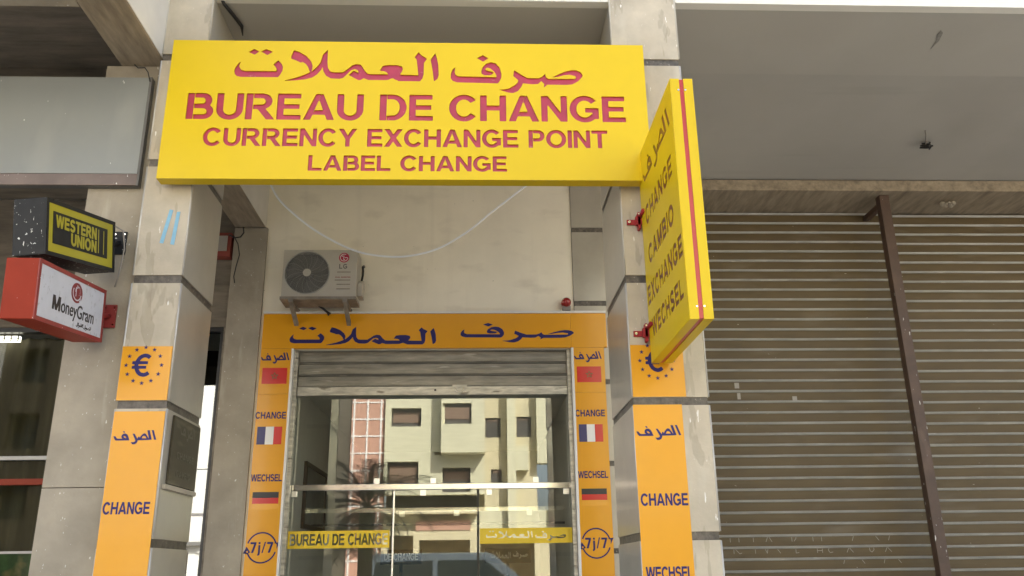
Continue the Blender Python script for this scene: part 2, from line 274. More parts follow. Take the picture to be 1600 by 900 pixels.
def simplify(P, tol):
    n = len(P); k = int(np.argmax(((P-P[0])**2).sum(1))); keep = {0, k}
    def rec(a, b):
        if b-a < 2: return
        p, q = P[a % n], P[b % n]; d = q-p; L = np.hypot(*d)+1e-12; idx = np.arange(a+1, b)
        w = P[idx % n]-p; dist = np.abs(w[:, 0]*d[1]-w[:, 1]*d[0])/L; m = int(np.argmax(dist))
        if dist[m] > tol: keep.add(int(idx[m]) % n); rec(a, int(idx[m])); rec(int(idx[m]), b)
    rec(0, k); rec(k, n); return P[sorted(keep)]
GC = {}
def glyph(ch, st):
    if (ch, st) not in GC:
        w, ops = G[ch]; ops = list(ops)
        if st and ch in SLIT: ops += ['-', SLIT[ch]]
        GC[(ch, st)] = (w, contours(ops, .022, .006, .014))
    return GC[(ch, st)]
def textloops(s, x0, x1, z0, z1, stencil=False, gap=.11, sp=.46):
    x = 0; L = []
    for ch in s:
        if ch == ' ': x += sp; continue
        w, lp = glyph(ch, stencil); L += [l+(x, 0) for l in lp]; x += w+gap
    x -= gap; return [np.c_[x0+l[:, 0]/x*(x1-x0), z0+l[:, 1]*(z1-z0)] for l in L]
def fatloops(s, x0, x1, z0, z1):
    x = 0; L = []
    for ch in s:
        w, ops = G[ch]; lp = contours(ops, .022, .006, .036); L += [l+(x, 0) for l in lp]; x += w+.17
    x -= .17; return [np.c_[x0+l[:, 0]/x*(x1-x0), z0+l[:, 1]*(z1-z0)] for l in L]
def fit(loops, x0, x1, z0, z1):
    a = np.concatenate(loops); lo, hi = a.min(0), a.max(0)
    return [np.c_[x0+(l[:, 0]-lo[0])/(hi[0]-lo[0])*(x1-x0), z0+(l[:, 1]-lo[1])/(hi[1]-lo[1])*(z1-z0)] for l in loops]
FRONT = lambda y: Matrix(((1, 0, 0, 0), (0, 0, -1, y), (0, 1, 0, 0), (0, 0, 0, 1)))        # (u,v) -> x,z facing -Y
WEST = lambda x: Matrix(((0, 0, -1, x), (-1, 0, 0, 0), (0, 1, 0, 0), (0, 0, 0, 1)))         # u -> -y, v -> z facing -X
EAST = lambda x: Matrix(((0, 0, 1, x), (1, 0, 0, 0), (0, 1, 0, 0), (0, 0, 0, 1)))           # u -> +y, v -> z facing +X
def cut(name, loops, depth, mtx, m, parent=None, local=False):
    """filled outlines (even-odd), `depth` thick, its back on the given plane"""
    c = bpy.data.curves.new(name, 'CURVE'); c.dimensions = '2D'; c.fill_mode = 'BOTH'; c.extrude = depth/2
    for l in loops:
        sp = c.splines.new('POLY'); sp.points.add(len(l)-1); sp.use_cyclic_u = True
        for p, q in zip(sp.points, l): p.co = (q[0], q[1], 0, 1)
    o = bpy.data.objects.new(name, c); me = bpy.data.meshes.new_from_object(o); bpy.data.objects.remove(o); bpy.data.curves.remove(c)
    me.transform(mtx @ Matrix.Translation((0, 0, depth/2))); me.materials.clear(); me.materials.append(M[m] if isinstance(m, str) else m); me.name = name
    return link(name, me, parent, local)
def bfont(s, x0, x1, z0, z1, depth, mtx, m, parent, bold=.02, local=False, name='lettering'):
    c = bpy.data.curves.new('t', 'FONT'); c.body = s; c.offset = bold; c.extrude = .5
    o = bpy.data.objects.new('t', c); me = bpy.data.meshes.new_from_object(o); bpy.data.objects.remove(o)
    v = np.array([p.co for p in me.vertices]); lo, hi = v.min(0), v.max(0)
    for p in me.vertices: p.co = (x0+(p.co.x-lo[0])/(hi[0]-lo[0])*(x1-x0), z0+(p.co.y-lo[1])/(hi[1]-lo[1])*(z1-z0), depth if p.co.z > 0 else 0)
    me.transform(mtx); me.materials.clear(); me.materials.append(M[m]); me.name = name; return link(name, me, parent, local)
# the sign-writer's script, drawn as outlines (y down)
AR1 = [[(140,157),(112,180),(92,210),(85,240),(92,265),(112,283),(145,290),(460,290),(475,275),(495,235),(497,205),(485,180),(450,147),(412,185),(435,205),(447,225),(440,238),(170,238),(140,228),(125,205),(128,180)],
 [(190,82),(237,55),(285,76),(247,105)], [(296,76),(342,55),(403,77),(355,107)],
 [(578,63),(625,75),(690,110),(735,155),(750,195),(742,245),(730,245),(712,205),(690,178),(660,160),(645,167),(600,147),(562,135),(560,112)],
 [(872,57),(874,160),(850,195),(832,205),(825,225),(790,265),(750,290),(690,305),(600,315),(500,320),(560,303),(640,282),(700,258),(745,238),(790,195),(815,160),(830,95)],
 [(872,57),(874,160),(880,205),(900,235),(930,243),(1010,243),(1050,215),(1085,185),(1120,172),(1160,177),(1175,195),(1195,225),(1220,250),(1245,255),(1392,255),(1440,262),(1440,285),(1400,303),(1370,305),(1230,305),(1190,290),(1165,307),(1145,307),(1060,265),(1103,228),(1145,248),(1140,225),(1110,215),(1080,225),(1045,262),(1015,290),(985,298),(910,295),(870,275),(845,240),(835,200),(830,95)],
 [(1325,228),(1350,185),(1400,178),(1470,177),(1515,188),(1527,210),(1515,240),(1500,252),(1510,257),(1600,258),(1600,310),(1490,308),(1460,300),(1440,287),(1400,300),(1380,280),(1398,255),(1390,242),(1370,232)]]
AR2 = [[(-60,258),(115,260),(97,130),(78,110),(112,67),(135,92),(188,122),(160,160),(160,255),(150,290),(130,312),(-60,312)],
 [(257,75),(272,115),(285,170),(290,260),(280,290),(250,312),(245,280),(235,210),(217,130)],
 [(435,187),(410,210),(395,245),(393,280),(410,305),(450,318),(800,323),(815,310),(832,275),(833,235),(815,185),(785,155),(745,145),(705,155),(672,185),(658,220),(662,245),(690,258),(740,255),(765,240),(765,228),(740,222),(715,218),(692,207),(710,192),(740,200),(770,225),(790,255),(790,270),(460,267),(432,250),(428,225)],
 [(620,113),(672,87),(722,113),(675,143)],
 [(945,210),(935,260),(980,295),(975,310),(950,335),(900,362),(850,372),(795,372),(830,380),(890,398),(930,402),(975,385),(1005,350),(1018,320),(1100,328),(1150,325),(1180,300),(1205,325),(1197,357),(1230,330),(1400,330),(1450,325),(1500,300),(1540,260),(1543,245),(1525,222),(1490,207),(1450,205),(1400,215),(1340,237),(1270,268),(1320,265),(1380,250),(1430,245),(1475,255),(1485,265),(1475,278),(1240,280),(1220,265),(1213,237),(1190,262),(1160,275),(1060,275),(1000,245)]]
def pol(P, dx=0): return np.array([(x+dx, -y) for x, y in P], float)
def union(polys, holes=(), res=5, tol=1.0):
    ops = []
    for p in polys: ops += ['+', p]
    for p in holes: ops += ['-', p]
    return contours(ops, res, tol)
A_OMLAT = union([pol(p) for p in AR1]+[pol(p, 1544.8) for p in AR2[:2]]); A_SARF = union([pol(p) for p in AR2[2:]])
AR_BIG = A_OMLAT+[l+(1544.8, 0) for l in A_SARF]
A3 = [[(1090,232),(1150,228),(1230,462),(1160,466)], [(1200,228),(1255,228),(1345,465),(1290,468)], [(870,430),(1150,430),(1165,468),(870,475)], [(900,445),(940,370),(985,320),(1020,302),(1060,315),(1110,380),(1155,445)],
 [(720,310),(770,310),(870,450),(872,500),(850,545),(800,572),(740,570),(700,515),(770,520),(810,500),(810,470)], [(878,385),(902,385),(930,440),(860,440)],
 [(240,370),(290,370),(330,420),(350,432),(470,432),(440,390),(450,340),(490,310),(540,305),(590,330),(625,390),(660,475),(310,478),(270,440)], [(465,252),(505,250),(528,285),(485,285)]]
AR_SARF2 = union([pol(p) for p in A3], [pol([(965,425),(990,380),(1020,365),(1060,385),(1090,428)]), pol([(500,375),(520,365),(560,390),(575,420),(540,415),(510,400)])], 4, 1.2)
# thin hand for "tahwil al-amwal", pen strokes
def pen(lines, w):
    ops = []
    for l in lines:
        l = np.array(l, float)
        for a, b in zip(l, l[1:]):
            d = b-a; n = np.array([-d[1], d[0]])/(np.hypot(*d)+1e-9)*w/2; e = d/(np.hypot(*d)+1e-9)*w*.3
            ops += ['+', np.array([a+n-e, b+n+e, b-n+e, a-n-e])]
    return contours(ops, w*.28, w*.05)
AR_TAH = pen([[(100, 18), (100, 8), (96, 3), (62, 3)], [(92, 22), (95, 22)], [(99, 22), (101, 22)], [(90, 3), (92, 9), (86, 13), (80, 10), (76, 3)], [(70, 3), (71, 9), (67, 11), (64, 8), (68, 4), (66, -4), (60, -7)], [(60, 3), (60, 10)], [(58, -6), (61, -6)], [(56, 24), (56, 4), (52, -3), (47, -2), (46, 4)],
 [(38, 25), (38, 3)], [(34, 24), (28, 3), (22, 24)], [(28, 3), (24, 3)], [(20, 3), (21, 10), (17, 10), (16, 4), (14, 3), (10, 3)], [(12, 3), (13, 9), (9, 10), (8, 6), (11, 4), (9, -4), (3, -7)], [(2, 24), (2, 3)], [(-3, 24), (-3, 4), (-7, -3), (-12, -2), (-13, 5)]], 3.0)
def star(cx, cy, r, rot=90, inner=.40):
    a = [R(rot+36*k) for k in range(10)]; return np.array([(cx+(r if k % 2 == 0 else r*inner)*math.cos(t), cy+(r if k % 2 == 0 else r*inner)*math.sin(t)) for k, t in enumerate(a)])
# ------------------------------------------------------------------ ground
struct(box('ground', 'asphalt', None, -600, 600, -600, 600, -.6, -.16))
struct(box('road', 'asphalt', None, -80, 80, -17, -2.2, -.3, -.12))
struct(box('pavement', 'pave', None, -80, 80, -2.0, 5.2, -.3, 0))
struct(box('arcade_floor', 'floorw', None, -14, 14, 5.2, 18, -.3, .15))
struct(box('kerb', 'kerb', None, -80, 80, -2.2, -2.0, -.3, .004))
struct(box('far_pavement', 'pave', None, -80, 80, -60, -17, -.3, .01))
mk = MB()
for k in range(-12, 13): mk.box(k*6, k*6+2.5, -9.66, -9.54, -.12, -.114)
struct(mk.build('road_marking', 'paint', None))

# ------------------------------------------------------------------ the building with the arcade
def wallgrid(mb, x0, x1, z0, z1, y0, y1, holes):
    xs = sorted({x0, x1, *[min(max(h[i], x0), x1) for h in holes for i in (0, 1)]}); zs = sorted({z0, z1, *[min(max(h[i], z0), z1) for h in holes for i in (2, 3)]})
    for a, b in zip(xs, xs[1:]):
        run = None
        for c, d in zip(zs, zs[1:]):
            mx, mz = (a+b)/2, (c+d)/2; hole = any(h[0] < mx < h[1] and h[2] < mz < h[3] for h in holes)
            if not hole: run = (run[0], d) if run else (c, d)
            if (hole or d == zs[-1]) and run: mb.box(a, b, y0, y1, *run); run = None
    return mb
B = thing('arcade_building', 'pale stone and plaster building with a ground floor arcade that holds the money exchange', 'building', (0, 8.6, .15))
wallgrid(MB(), -2.2322, 1.032, .15, 5.63, 8.55, 8.8, [(-1.845, .98, 0, 3.765)]).build('plaster_wall', 'plaster', B)
box('concrete_pier', 'concrete', B, -2.555, -2.207, 8.525, 8.9, .15, 5.095, bev=.006)
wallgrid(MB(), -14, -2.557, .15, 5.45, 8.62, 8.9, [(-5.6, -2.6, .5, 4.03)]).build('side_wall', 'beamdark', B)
BANDS = [(5.130, 5.076), (4.297, 4.243), (3.459, 3.405), (2.633, 2.583), (1.805, 1.755), (.972, .922)]
def courses(zt, zb, shift=0):
    e = [zt]+[b+shift for p in BANDS for b in p if zb < b+shift < zt]+[zb]; return [(e[i+1], e[i]) for i in range(0, len(e)-1, 2)], [(e[i+1], e[i]) for i in range(1, len(e)-1, 2)]
t_, d_ = courses(5.63, .15, -.02)
for a, b in t_: box('stone_tile', 'stone_side', B, 1.034, 1.62, 8.53, 8.9, a, b, bev=.004)
for a, b in d_: box('dark_band', 'granite', B, 1.04, 1.61, 8.54, 8.9, a, b)
struct_parts = [('front_pier', 'concrete', (-2.655, -2.237, 5.455, 6.0, 2.118, 5.094)), ('front_pier', 'concrete', (-2.655, -2.237, 5.455, 6.0, .0, 2.114))]
for n, m, a in struct_parts: box(n, m, B, *a, bev=.006)
# beam running from the street to the wall: brown soffit, white cheek
bm = MB(); bm.box(-2.553, -2.237, 3.2, 8.52, 5.097, 5.63, bev=.008); bm.build('beam', 'beam', B)
box('beam_cheek', 'whitewash', B, -2.2365, -2.2325, 3.2, 8.549, 5.108, 5.629)
box('cross_beam', 'concrete', B, -12, -2.556, 4.2, 4.78, 5.097, 5.62, bev=.01)
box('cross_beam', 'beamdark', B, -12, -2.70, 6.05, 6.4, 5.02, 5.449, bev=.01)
box('canopy_slab', 'beamdark', B, -12, -2.556, 3.2, 8.6, 5.45, 5.62)  # outer reach, out of view, lengthened to shade the left signs and pillar
box('canopy_slab', 'fascia', B, -12, -2.24, 3.1, 5.34, 5.64, 5.85)
box('soffit', 'soffront', B, -2.231, 14, 5.44, 6.318, 5.632, 5.84); box('soffit', 'soffit', B, -2.231, 14, 6.319, 8.9, 5.638, 5.84)
box('fascia', 'fascia', B, -2.231, 14, 5.36, 5.438, 5.628, 6.5)
box('upper_storeys', 'fascia', B, -12, 14, 5.46, 18, 5.86, 13.5)
wallgrid(MB(), -12, 14, 5.86, 13.5, 5.36, 5.455, [(x, x+1.4, z, z+1.5) for x in range(-11, 13, 3) for z in (7.4, 10.5)]).build('upper_wall', 'fascia', B)
box('rear_wall', 'fascia', B, -14, 14, 18.01, 18.3, .0, 13.5)
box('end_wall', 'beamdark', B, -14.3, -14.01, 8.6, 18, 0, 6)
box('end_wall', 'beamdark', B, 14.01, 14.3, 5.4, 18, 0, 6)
box('lintel', 'beam', B, 1.64, 14, 8.40, 9.4, 5.50, 5.626, bev=.006)
box('partition', 'plaster', B, 1.64, 2.30, 8.45, 9.3, .15, 5.495)
# shop room behind the glass
rm = MB(); rm.box(-2.0, -1.9, 8.81, 14.5, .15, 3.5); rm.box(1.05, 1.15, 8.91, 14.5, .15, 3.5); rm.box(-2.0, 1.15, 14.5, 14.6, .15, 3.5); rm.box(-2.0, 1.15, 8.81, 14.6, 3.5, 3.6)
rm.build('shop_room', 'room', B)
box('neighbour_room', 'dark', B, -8, -2.2, 11.5, 11.6, .15, 4.5)

# ------------------------------------------------------------------ street pillars
def pillar(label, x0, x1, y1, plaque=False):
    p = thing('stone_pillar', label, 'pillar', ((x0+x1)/2, 5.6, 0), 'pillars of the arcade')
    tl, bd = courses(7.2 if False else 6.9, 0)
    for a, b in tl:
        hi = min(b, 5.626) if b > 5.63 else b
        m = MB(); m.box(x0, x1, 5.35, 5.382, a, b, bev=.004); m.build('front_tile', 'stone', p)
        m = MB()
        for xa, xb in ((x0+.001, x0+.022), (x1-.022, x1-.001)): m.box(xa, xb, 5.385, y1, a, hi, bev=.003)
        m.box(x0+.022, x1-.022, y1-.02, y1, a, hi); m.build('side_tile', 'stone_side', p)
    for a, b in bd: box('dark_band', 'granite', p, x0+.009, x1-.009, 5.359, y1-.009, a, b)
    box('core', 'beamdark', p, x0+.03, x1-.03, 5.38, y1-.03, 0, 5.62)
    e = MB()
    for x in (x0+.002, x1-.002):
        for a, b in tl: e.tube([(x, 5.353, a+.003), (x, 5.353, b-.003)], .0065, 6)
    e.build('corner_bead', 'edge', p)
    return p
PL = pillar('narrow pale stone pillar with blue tape on it, beside the money transfer signs', -2.233, -1.913, 6.02)
PR = pillar('wide pale stone pillar behind the projecting yellow sign', .997, 1.492, 6.20)

# ------------------------------------------------------------------ big yellow sign
sg = thing('fascia_sign', 'wide yellow exchange bureau sign with cut out crimson lettering across both pillars', 'sign', (-.45, 5.28, 4.08))
L = fit(AR_BIG, -1.669, .755, 4.752, 5.086)
L += textloops('BUREAU DE CHANGE', -1.961, 1.040, 4.533, 4.730, True)
L += textloops('CURRENCY EXCHANGE POINT', -1.831, .905, 4.331, 4.463, True)
L += textloops('LABEL CHANGE', -1.118, .211, 4.150, 4.262, True)
SX0, SX1, SZ0, SZ1 = -2.106, 1.196, 4.087, 5.152
cut('face_plate', L+[rc(SX0, SZ0, SX1, SZ1)], .009, FRONT(5.219), 'yellow', sg)
box('letter_backing', 'crimson', sg, SX0+.05, SX1-.05, 5.2215, 5.235, SZ0+.03, SZ1-.02)
cs = MB(); t = .008
cs.box(SX0, SX1, 5.2195, 5.305, SZ0, SZ0+t); cs.box(SX0, SX1, 5.2195, 5.305, SZ1-t, SZ1); cs.box(SX0, SX0+t, 5.2195, 5.305, SZ0+t, SZ1-t); cs.box(SX1-t, SX1, 5.2195, 5.305, SZ0+t, SZ1-t); cs.box(SX0+t, SX1-t, 5.295, 5.304, SZ0+t, SZ1-t)
cs.build('case', 'yellow', sg)
for x in (-2.07, 1.11):
    for z in (4.35, 4.9): box('mounting_block', 'mgred2', sg, x-.03, x+.03, 5.306, 5.349, z-.04, z+.04)

# ------------------------------------------------------------------ projecting sign
pj = thing('projecting_sign', 'narrow yellow double sided sign jutting out from the wide pillar', 'sign', (1.19, 5.3, 2.84))
X0, X1, Y0, Y1, Z0, Z1 = 1.126, 1.258, 4.28, 5.30, 2.843, 4.295
L = [l for s_, a, b, c, d in (('CHANGE', 5.18, 4.40, 3.745, 3.868), ('CAMBIO', 5.165, 4.445, 3.468, 3.588), ('EXCHANGE', 5.275, 4.31, 3.22, 3.34), ('WECHSEL', 5.21, 4.36, 2.993, 3.107)) for l in fatloops(s_, -a, -b, c, d)]
L += fit(AR_SARF2, -5.19, -4.36, 3.985, 4.19)
cut('face_plate', L+[rc(-Y1, Z0, -Y0, Z1)], .003, WEST(X0+.003), 'yellow', pj)
box('face_plate', 'yellow', pj, X1-.009, X1, Y0, Y1, Z0, Z1)
box('letter_backing', 'dkcrimson', pj, X0+.0035, X0+.012, Y0+.03, Y1-.03, Z0+.03, Z1-.03)
xm = (X0+X1)/2
for a, b in ((X0+.0035, xm-.0125), (xm+.0125, X1-.0095)):
    q = MB(); q.box(a, b, Y0, Y0+.008, Z0, Z1); q.box(a, b, Y0+.008, Y1, Z0, Z0+.008); q.box(a, b, Y0+.008, Y1, Z1-.008, Z1); q.box(a, b, Y1-.008, Y1, Z0+.008, Z1-.008); q.build('edge_band', 'yellow', pj)
box('red_edge_strip', 'redstripe', pj, xm-.012, xm+.012, Y0+.004, Y1-.01, Z0+.004, Z1-.004)
for z in (Z0+.07, Z1-.075):
    for x in (xm-.02, xm+.02): MB().disc((x, Y0-.003, z), .0055, .004).build('screw', 'steel', pj)
for z in (3.835, 3.05):
    br = MB(); br.box(1.03, 1.125, 5.335, 5.349, z-.018, z+.018); br.box(1.10, 1.116, 5.30, 5.348, z-.06, z+.06); br.box(1.085, 1.125, 5.30, 5.334, z-.03, z+.03); br.tube([(1.118, 5.30, z+.03), (1.118, 5.20, z+.03)], .014)
    o = br.build('wall_bracket', 'bracket', pj)
    MB().disc((1.045, 5.3345, z), .009, -.008).build('bolt', 'steel', o); MB().disc((1.108, 5.2985, z+.045), .007, -.006).build('bolt', 'steel', o)

# ------------------------------------------------------------------ light box signs of the neighbour
def lightbox(label, X, Y, Z, yw, pt, rl, L_, H, Wd, casem, framem, facem, plate, platem, nm):
    a = Vector((math.sin(yw)*math.cos(pt), -math.cos(yw)*math.cos(pt), math.sin(pt))); r = Vector((math.cos(yw), math.sin(yw), 0)); u = r.cross(-a)
    c, s = math.cos(rl), math.sin(rl); r, u = c*r+s*u, -s*r+c*u; y = -a
    mt = Matrix(((r.x, y.x, u.x, X), (r.y, y.y, u.y, Y), (r.z, y.z, u.z, Z), (0, 0, 0, 1)))
    o = thing('light_box_sign', label, 'sign', mtx=mt)
    MB().box(-Wd, -.004, -L_, 0, 0, H, bev=.006).build('case', casem, o, True)
    f = MB(); w = .024
    f.box(-.004, .004, -L_, 0, 0, w); f.box(-.004, .004, -L_, 0, H-w, H); f.box(-.004, .004, -L_, -L_+w, w, H-w); f.box(-.004, .004, -w, 0, w, H-w); f.build('face_frame', framem, o, True)
    MB().box(-.004, .001, -L_+w, -w, w, H-w).build('face_panel', facem, o, True)
    f = MB(); px, pz0, pz1 = plate; im = mt.inverted()
    def Lp(x, yy, z): return im @ Vector((x, yy, z))
    p0, p1 = Vector((px[0], 5.448, pz0)), Vector((px[1], 5.448, pz1))
    vs = [(x, yy, z) for z in (pz0, pz1) for (x, yy) in ((px[0], 5.44), (px[1], 5.44), (px[1], 5.453), (px[0], 5.453))]
    f.box(px[0], px[1], 5.44, 5.453, pz0, pz1, mtx=im)
    pc = im @ Vector(((px[0]+px[1])/2, 5.45, (pz0+pz1)/2)); f.tube([(-Wd/2, -.02, H*.5), pc], .018)
    f.build('wall_bracket', platem, o, True)
    for x in (px[0]+.012, px[1]-.012):
        for z in (pz0+.02, pz1-.02): MB().disc(im @ Vector((x, 5.436, z)), .006, .006).build('bolt', 'steel', o, True)
    return o
wu = lightbox('black and yellow light box sign speckled with white, above the red one', -2.3338, 5.3, 3.4597, -.1559, -.1799, .011, .688, .332, .2, 'wublack', 'wuclean', 'wuyellow', ((-2.43, -2.345), 3.64, 3.80), 'wublack', 'w')
MB().box(.0012, .0035, -.625, -.085, .075, .265).build('name_plate', 'wuclean', wu, True)
cut('lettering', fatloops('WESTERN', -.600, -.205, .176, .246)+fatloops('UNION', -.455, -.205, .094, .164)+[rc(-.185, .095, -.179, .245), rc(-.130, .095, -.124, .245)], .0015, EAST(.0037), 'wuyellow', wu, True)
mg = lightbox('orange red light box sign with a dirty white face, below the black and yellow one', -2.3791, 5.36, 3.0087, .0079, -.1081, -.0076, .868, .3374, .177, 'mgred', 'mgred2', 'mgwhite', ((-2.43, -2.345), 3.13, 3.285), 'mgred2', 'm')
EM = cut('emblem', [ell(-.40, .238, .072, .060)], .0012, EAST(.0014), 'mglogo', mg, True)
cut('emblem_lines', [ring(-.40, .238, .056, .047, .008, .007, 150, 352), ring(-.392, .250, .034, .029, .007, .006, -60, 200), A_((-.405, .285), (-.385, .272), (-.412, .262)), A_((-.365, .192), (-.345, .215), (-.352, .185)), rc(-.418, .215, -.411, .262)], .0008, EAST(.0027), 'mgwhite', EM, True)
cut('lettering', textloops('M', -.680, -.588, .093, .172), .0015, EAST(.0014), 'mgtext', mg, True)
bfont('oneyGram', -.576, -.145, .066, .172, .0015, EAST(.0014), 'mgtext', mg, .008, True)
cut('lettering', fit(AR_TAH, -.37, -.17, .038, .070), .0015, EAST(.0014), 'mgtext', mg, True)
MB().tube([(.02, -.03, .30), (.06, .0, .27), (.075, -.01, .15), (.05, -.02, .0), (.02, -.02, -.10)], .005).build('power_cable', 'lampbase', wu, True)

gb = thing('blank_sign_box', 'long pale grey blank sign box with a bronze lower trim under the concrete canopy', 'sign', (-3.5, 5.44, 4.12))
box('front_panel', 'greypanel', gb, -5.2, -2.317, 5.40, 5.412, 4.212, 4.965)
box('bottom_trim', 'greytrim', gb, -5.2, -2.311, 5.396, 5.414, 4.125, 4.209, bev=.004)
box('case', 'greycase', gb, -5.2, -2.300, 5.415, 5.452, 4.122, 4.968)
box('end_cap', 'greycase', gb, -2.316, -2.298, 5.398, 5.4145, 4.122, 4.968)
tag(MB().tube([(-2.45, 5.43, 5.09), (-2.42, 5.425, 5.06), (-2.37, 5.42, 5.06), (-2.335, 5.40, 5.01), (-2.31, 5.393, 4.93)], .004).build('loose_wire', 'wire'), 'short black wire hanging under the canopy beam at the corner of the blank grey sign', 'wire')

# ------------------------------------------------------------------ vinyl panels on the pillars
def euro(label, x0, x1, z0, z1, cx, cz, s):
    o = thing('euro_sticker', label, 'sticker', ((x0+x1)/2, 5.348, z0), 'euro stickers on the pillars')
    box('vinyl_sheet', 'orange', o, x0, x1, 5.346, 5.3492, z0, z1)
    L = [l for l in textloops('€', cx-.072*s, cx+.062*s, cz-.078*s, cz+.078*s)]
    cut('euro_symbol', L, .0012, FRONT(5.3458), 'blue', o)
    for k in range(12): cut('star', [star(cx+.122*s*math.sin(R(30*k)), cz+.128*s*math.cos(R(30*k)), .017*s)], .0012, FRONT(5.3458), 'blue', o)
euro('orange euro sticker with a ring of stars, in full view below the blue tape', -2.233, -1.922, 2.634, 2.980, -2.088, 2.857, .9)
euro('orange euro sticker half hidden behind the projecting yellow sign', 1.003, 1.345, 2.636, 2.977, 1.170, 2.872, .9)
def banner(label, x0, x1, z1, ar, ch, we):
    o = thing('pillar_banner', label, 'banner', ((x0+x1)/2, 5.348, .3), 'tall orange banners on the pillars')
    box('vinyl_sheet', 'orange', o, x0, x1, 5.3465, 5.3492, .3, z1)
    for t in (fit(AR_SARF2, *ar), textloops('CHANGE', *ch), textloops('WECHSEL', *we, gap=.08)): cut('lettering', t, .0012, FRONT(5.3462), 'blue', o)
banner('tall orange banner on the narrow pillar', -2.243 if False else -2.232, -1.922, 2.565, (-2.218, -1.958, 2.362, 2.448), (-2.225, -1.950, 1.948, 2.018), (-2.22, -1.94, 1.52, 1.59))
banner('tall orange banner on the wide pillar', .998, 1.312, 2.586, (1.010, 1.294, 2.362, 2.455), (1.013, 1.305, 1.962, 2.034), (1.018, 1.302, 1.535, 1.605))
for lb, a in (('slanting strip of blue tape, the more tilted of the two', ((-2.045, 3.925), (-2.022, 3.918), (-2.062, 3.680), (-2.086, 3.684))), ('slanting strip of blue tape, the more upright of the two', ((-1.996, 3.906), (-1.974, 3.908), (-1.990, 3.670), (-2.015, 3.674)))):
    tag(MB().prism(a, 5.3465, 5.3493).build('tape_strip', 'tape'), lb+' on the narrow pillar', 'tape', 'blue tape strips', (a[0][0], 5.348, a[3][1]))
pq = thing('wall_plaque', 'dark engraved plaque on the shaded side of the narrow pillar', 'plaque', (-1.91, 5.72, 2.14))
MB().prism([(5.455, 2.135), (5.99, 2.135), (5.99, 2.56), (5.46, 2.56)], -1.9125, -1.898, 'x', .003).build('plate', 'plaque', pq)
for t in (fit(AR_SARF2, 5.58, 5.88, 2.43, 2.53), textloops('CHANGE', 5.56, 5.9, 2.30, 2.345), textloops('CAMBIO', 5.58, 5.86, 2.19, 2.23)): cut('lettering', t, .0008, EAST(-1.8978), 'plaquetext', pq)
box('ledge', 'stone', pq, -1.9125, -1.890, 5.40, 6.0, 2.10, 2.128, bev=.003)

# ------------------------------------------------------------------ door surround
ds = thing('door_surround_sign', 'orange panels with navy lettering and flags framing the shop door', 'sign', (-.4, 8.5, .2))
YF = 8.505
box('header_panel', 'orange', ds, -2.172, .985, YF, 8.548, 3.768, 4.132)
box('header_panel', 'orange', ds, .987, 1.356, YF+.001, 8.529, 3.768, 4.134)
box('top_trim', 'trim', ds, -2.176, 1.358, YF-.012, 8.528, 4.135, 4.158)
cut('lettering', fit([l for l in A_OMLAT], -1.895, -.405, 3.800, 3.995)+fit(A_SARF, -.155, 1.018, 3.822, 4.030), .0012, FRONT(YF-.0002), 'blue', ds)
def jamb(x0, x1, x):
    """x: left end of the lettering zone; offset between the two jambs"""
    d = x
    for a, b in ((3.30, 3.766), (.2, 3.298)): box('side_panel', 'orange', ds, x0, x1, YF, 8.527, a, b)
    cut('lettering', fit(AR_SARF2, -2.168+d, -1.882+d, 3.610, 3.725), .0012, FRONT(YF-.0002), 'blue', ds)
    cut('lettering', textloops('CHANGE', -2.175+d, -1.876+d, 3.053, 3.120), .0012, FRONT(YF-.0002), 'blue', ds)
    cut('lettering', textloops('WECHSEL', -2.170+d, -1.874+d, 2.446, 2.512, gap=.08), .0012, FRONT(YF-.0002), 'blue', ds)
    y = YF-.0016
    f = thing('flag', '', ''); del f['label'], f['category']; f.parent = ds; f.location = (0, 0, 0); BASE[f.name] = BASE[ds.name]
    MB().box(-2.143+d, -1.895+d, y, YF-.0002, 3.402, 3.566).build('red_field', 'red', f)
    st = [star(-2.018+d, 3.482, .042, 90, .40), star(-2.018+d, 3.482, .026, 90, .42)]; cut('star', st, .0012, FRONT(y-.0002), 'green', f)
    f = thing('flag', '', ''); del f['label'], f['category']; f.parent = ds; f.location = (0, 0, 0); BASE[f.name] = BASE[ds.name]
    for i, m in enumerate(('flagblue', 'white', 'red')): MB().box(-2.146+d+.0805*i, -2.146+d+.0805*(i+1)-.0004, y, YF-.0002, 2.800, 2.974).build(('blue_stripe', 'white_stripe', 'red_stripe')[i], m, f)
    f = thing('flag', '', ''); del f['label'], f['category']; f.parent = ds; f.location = (0, 0, 0); BASE[f.name] = BASE[ds.name]
    for i, m in enumerate(('fgold', 'red', 'black')): MB().box(-2.142+d, -1.894+d, y, YF-.0002, 2.180+.055*i, 2.180+.055*(i+1)-.0004).build(('gold_stripe', 'red_stripe', 'black_stripe')[i], m, f)
    cx, cz, r = -2.020+d, 1.832, .143
    arr = [ring(cx, cz, r, r, .014, .014, 12, 163), ring(cx, cz, r, r, .014, .014, 192, 343)]
    arr += [A_((cx+r-.007+.034, cz+.05), (cx+r-.007-.034, cz+.04), (cx+r-.003, cz-.012)), A_((cx-r+.007-.034, cz-.05), (cx-r+.007+.034, cz-.04), (cx-r+.003, cz+.012))]
    cut('week_emblem', [arr[0]]+[arr[1]]+arr[2:]+textloops('7j/7', cx-.105, cx+.105, cz-.045, cz+.05, gap=.17), .0012, FRONT(YF-.0002), 'blue', ds)
M['fgold'] = mat('gold_vinyl', (.80, .38, .03), .25, var=.03)
jamb(-2.172, -1.866, 0); jamb(1.006, 1.322, 3.176)
for a, b in ((-1.8655, -1.842), (.980, 1.0055)): box('edge_trim', 'trim', ds, a, b, YF-.008, 8.62, .2, 3.764, bev=.002)

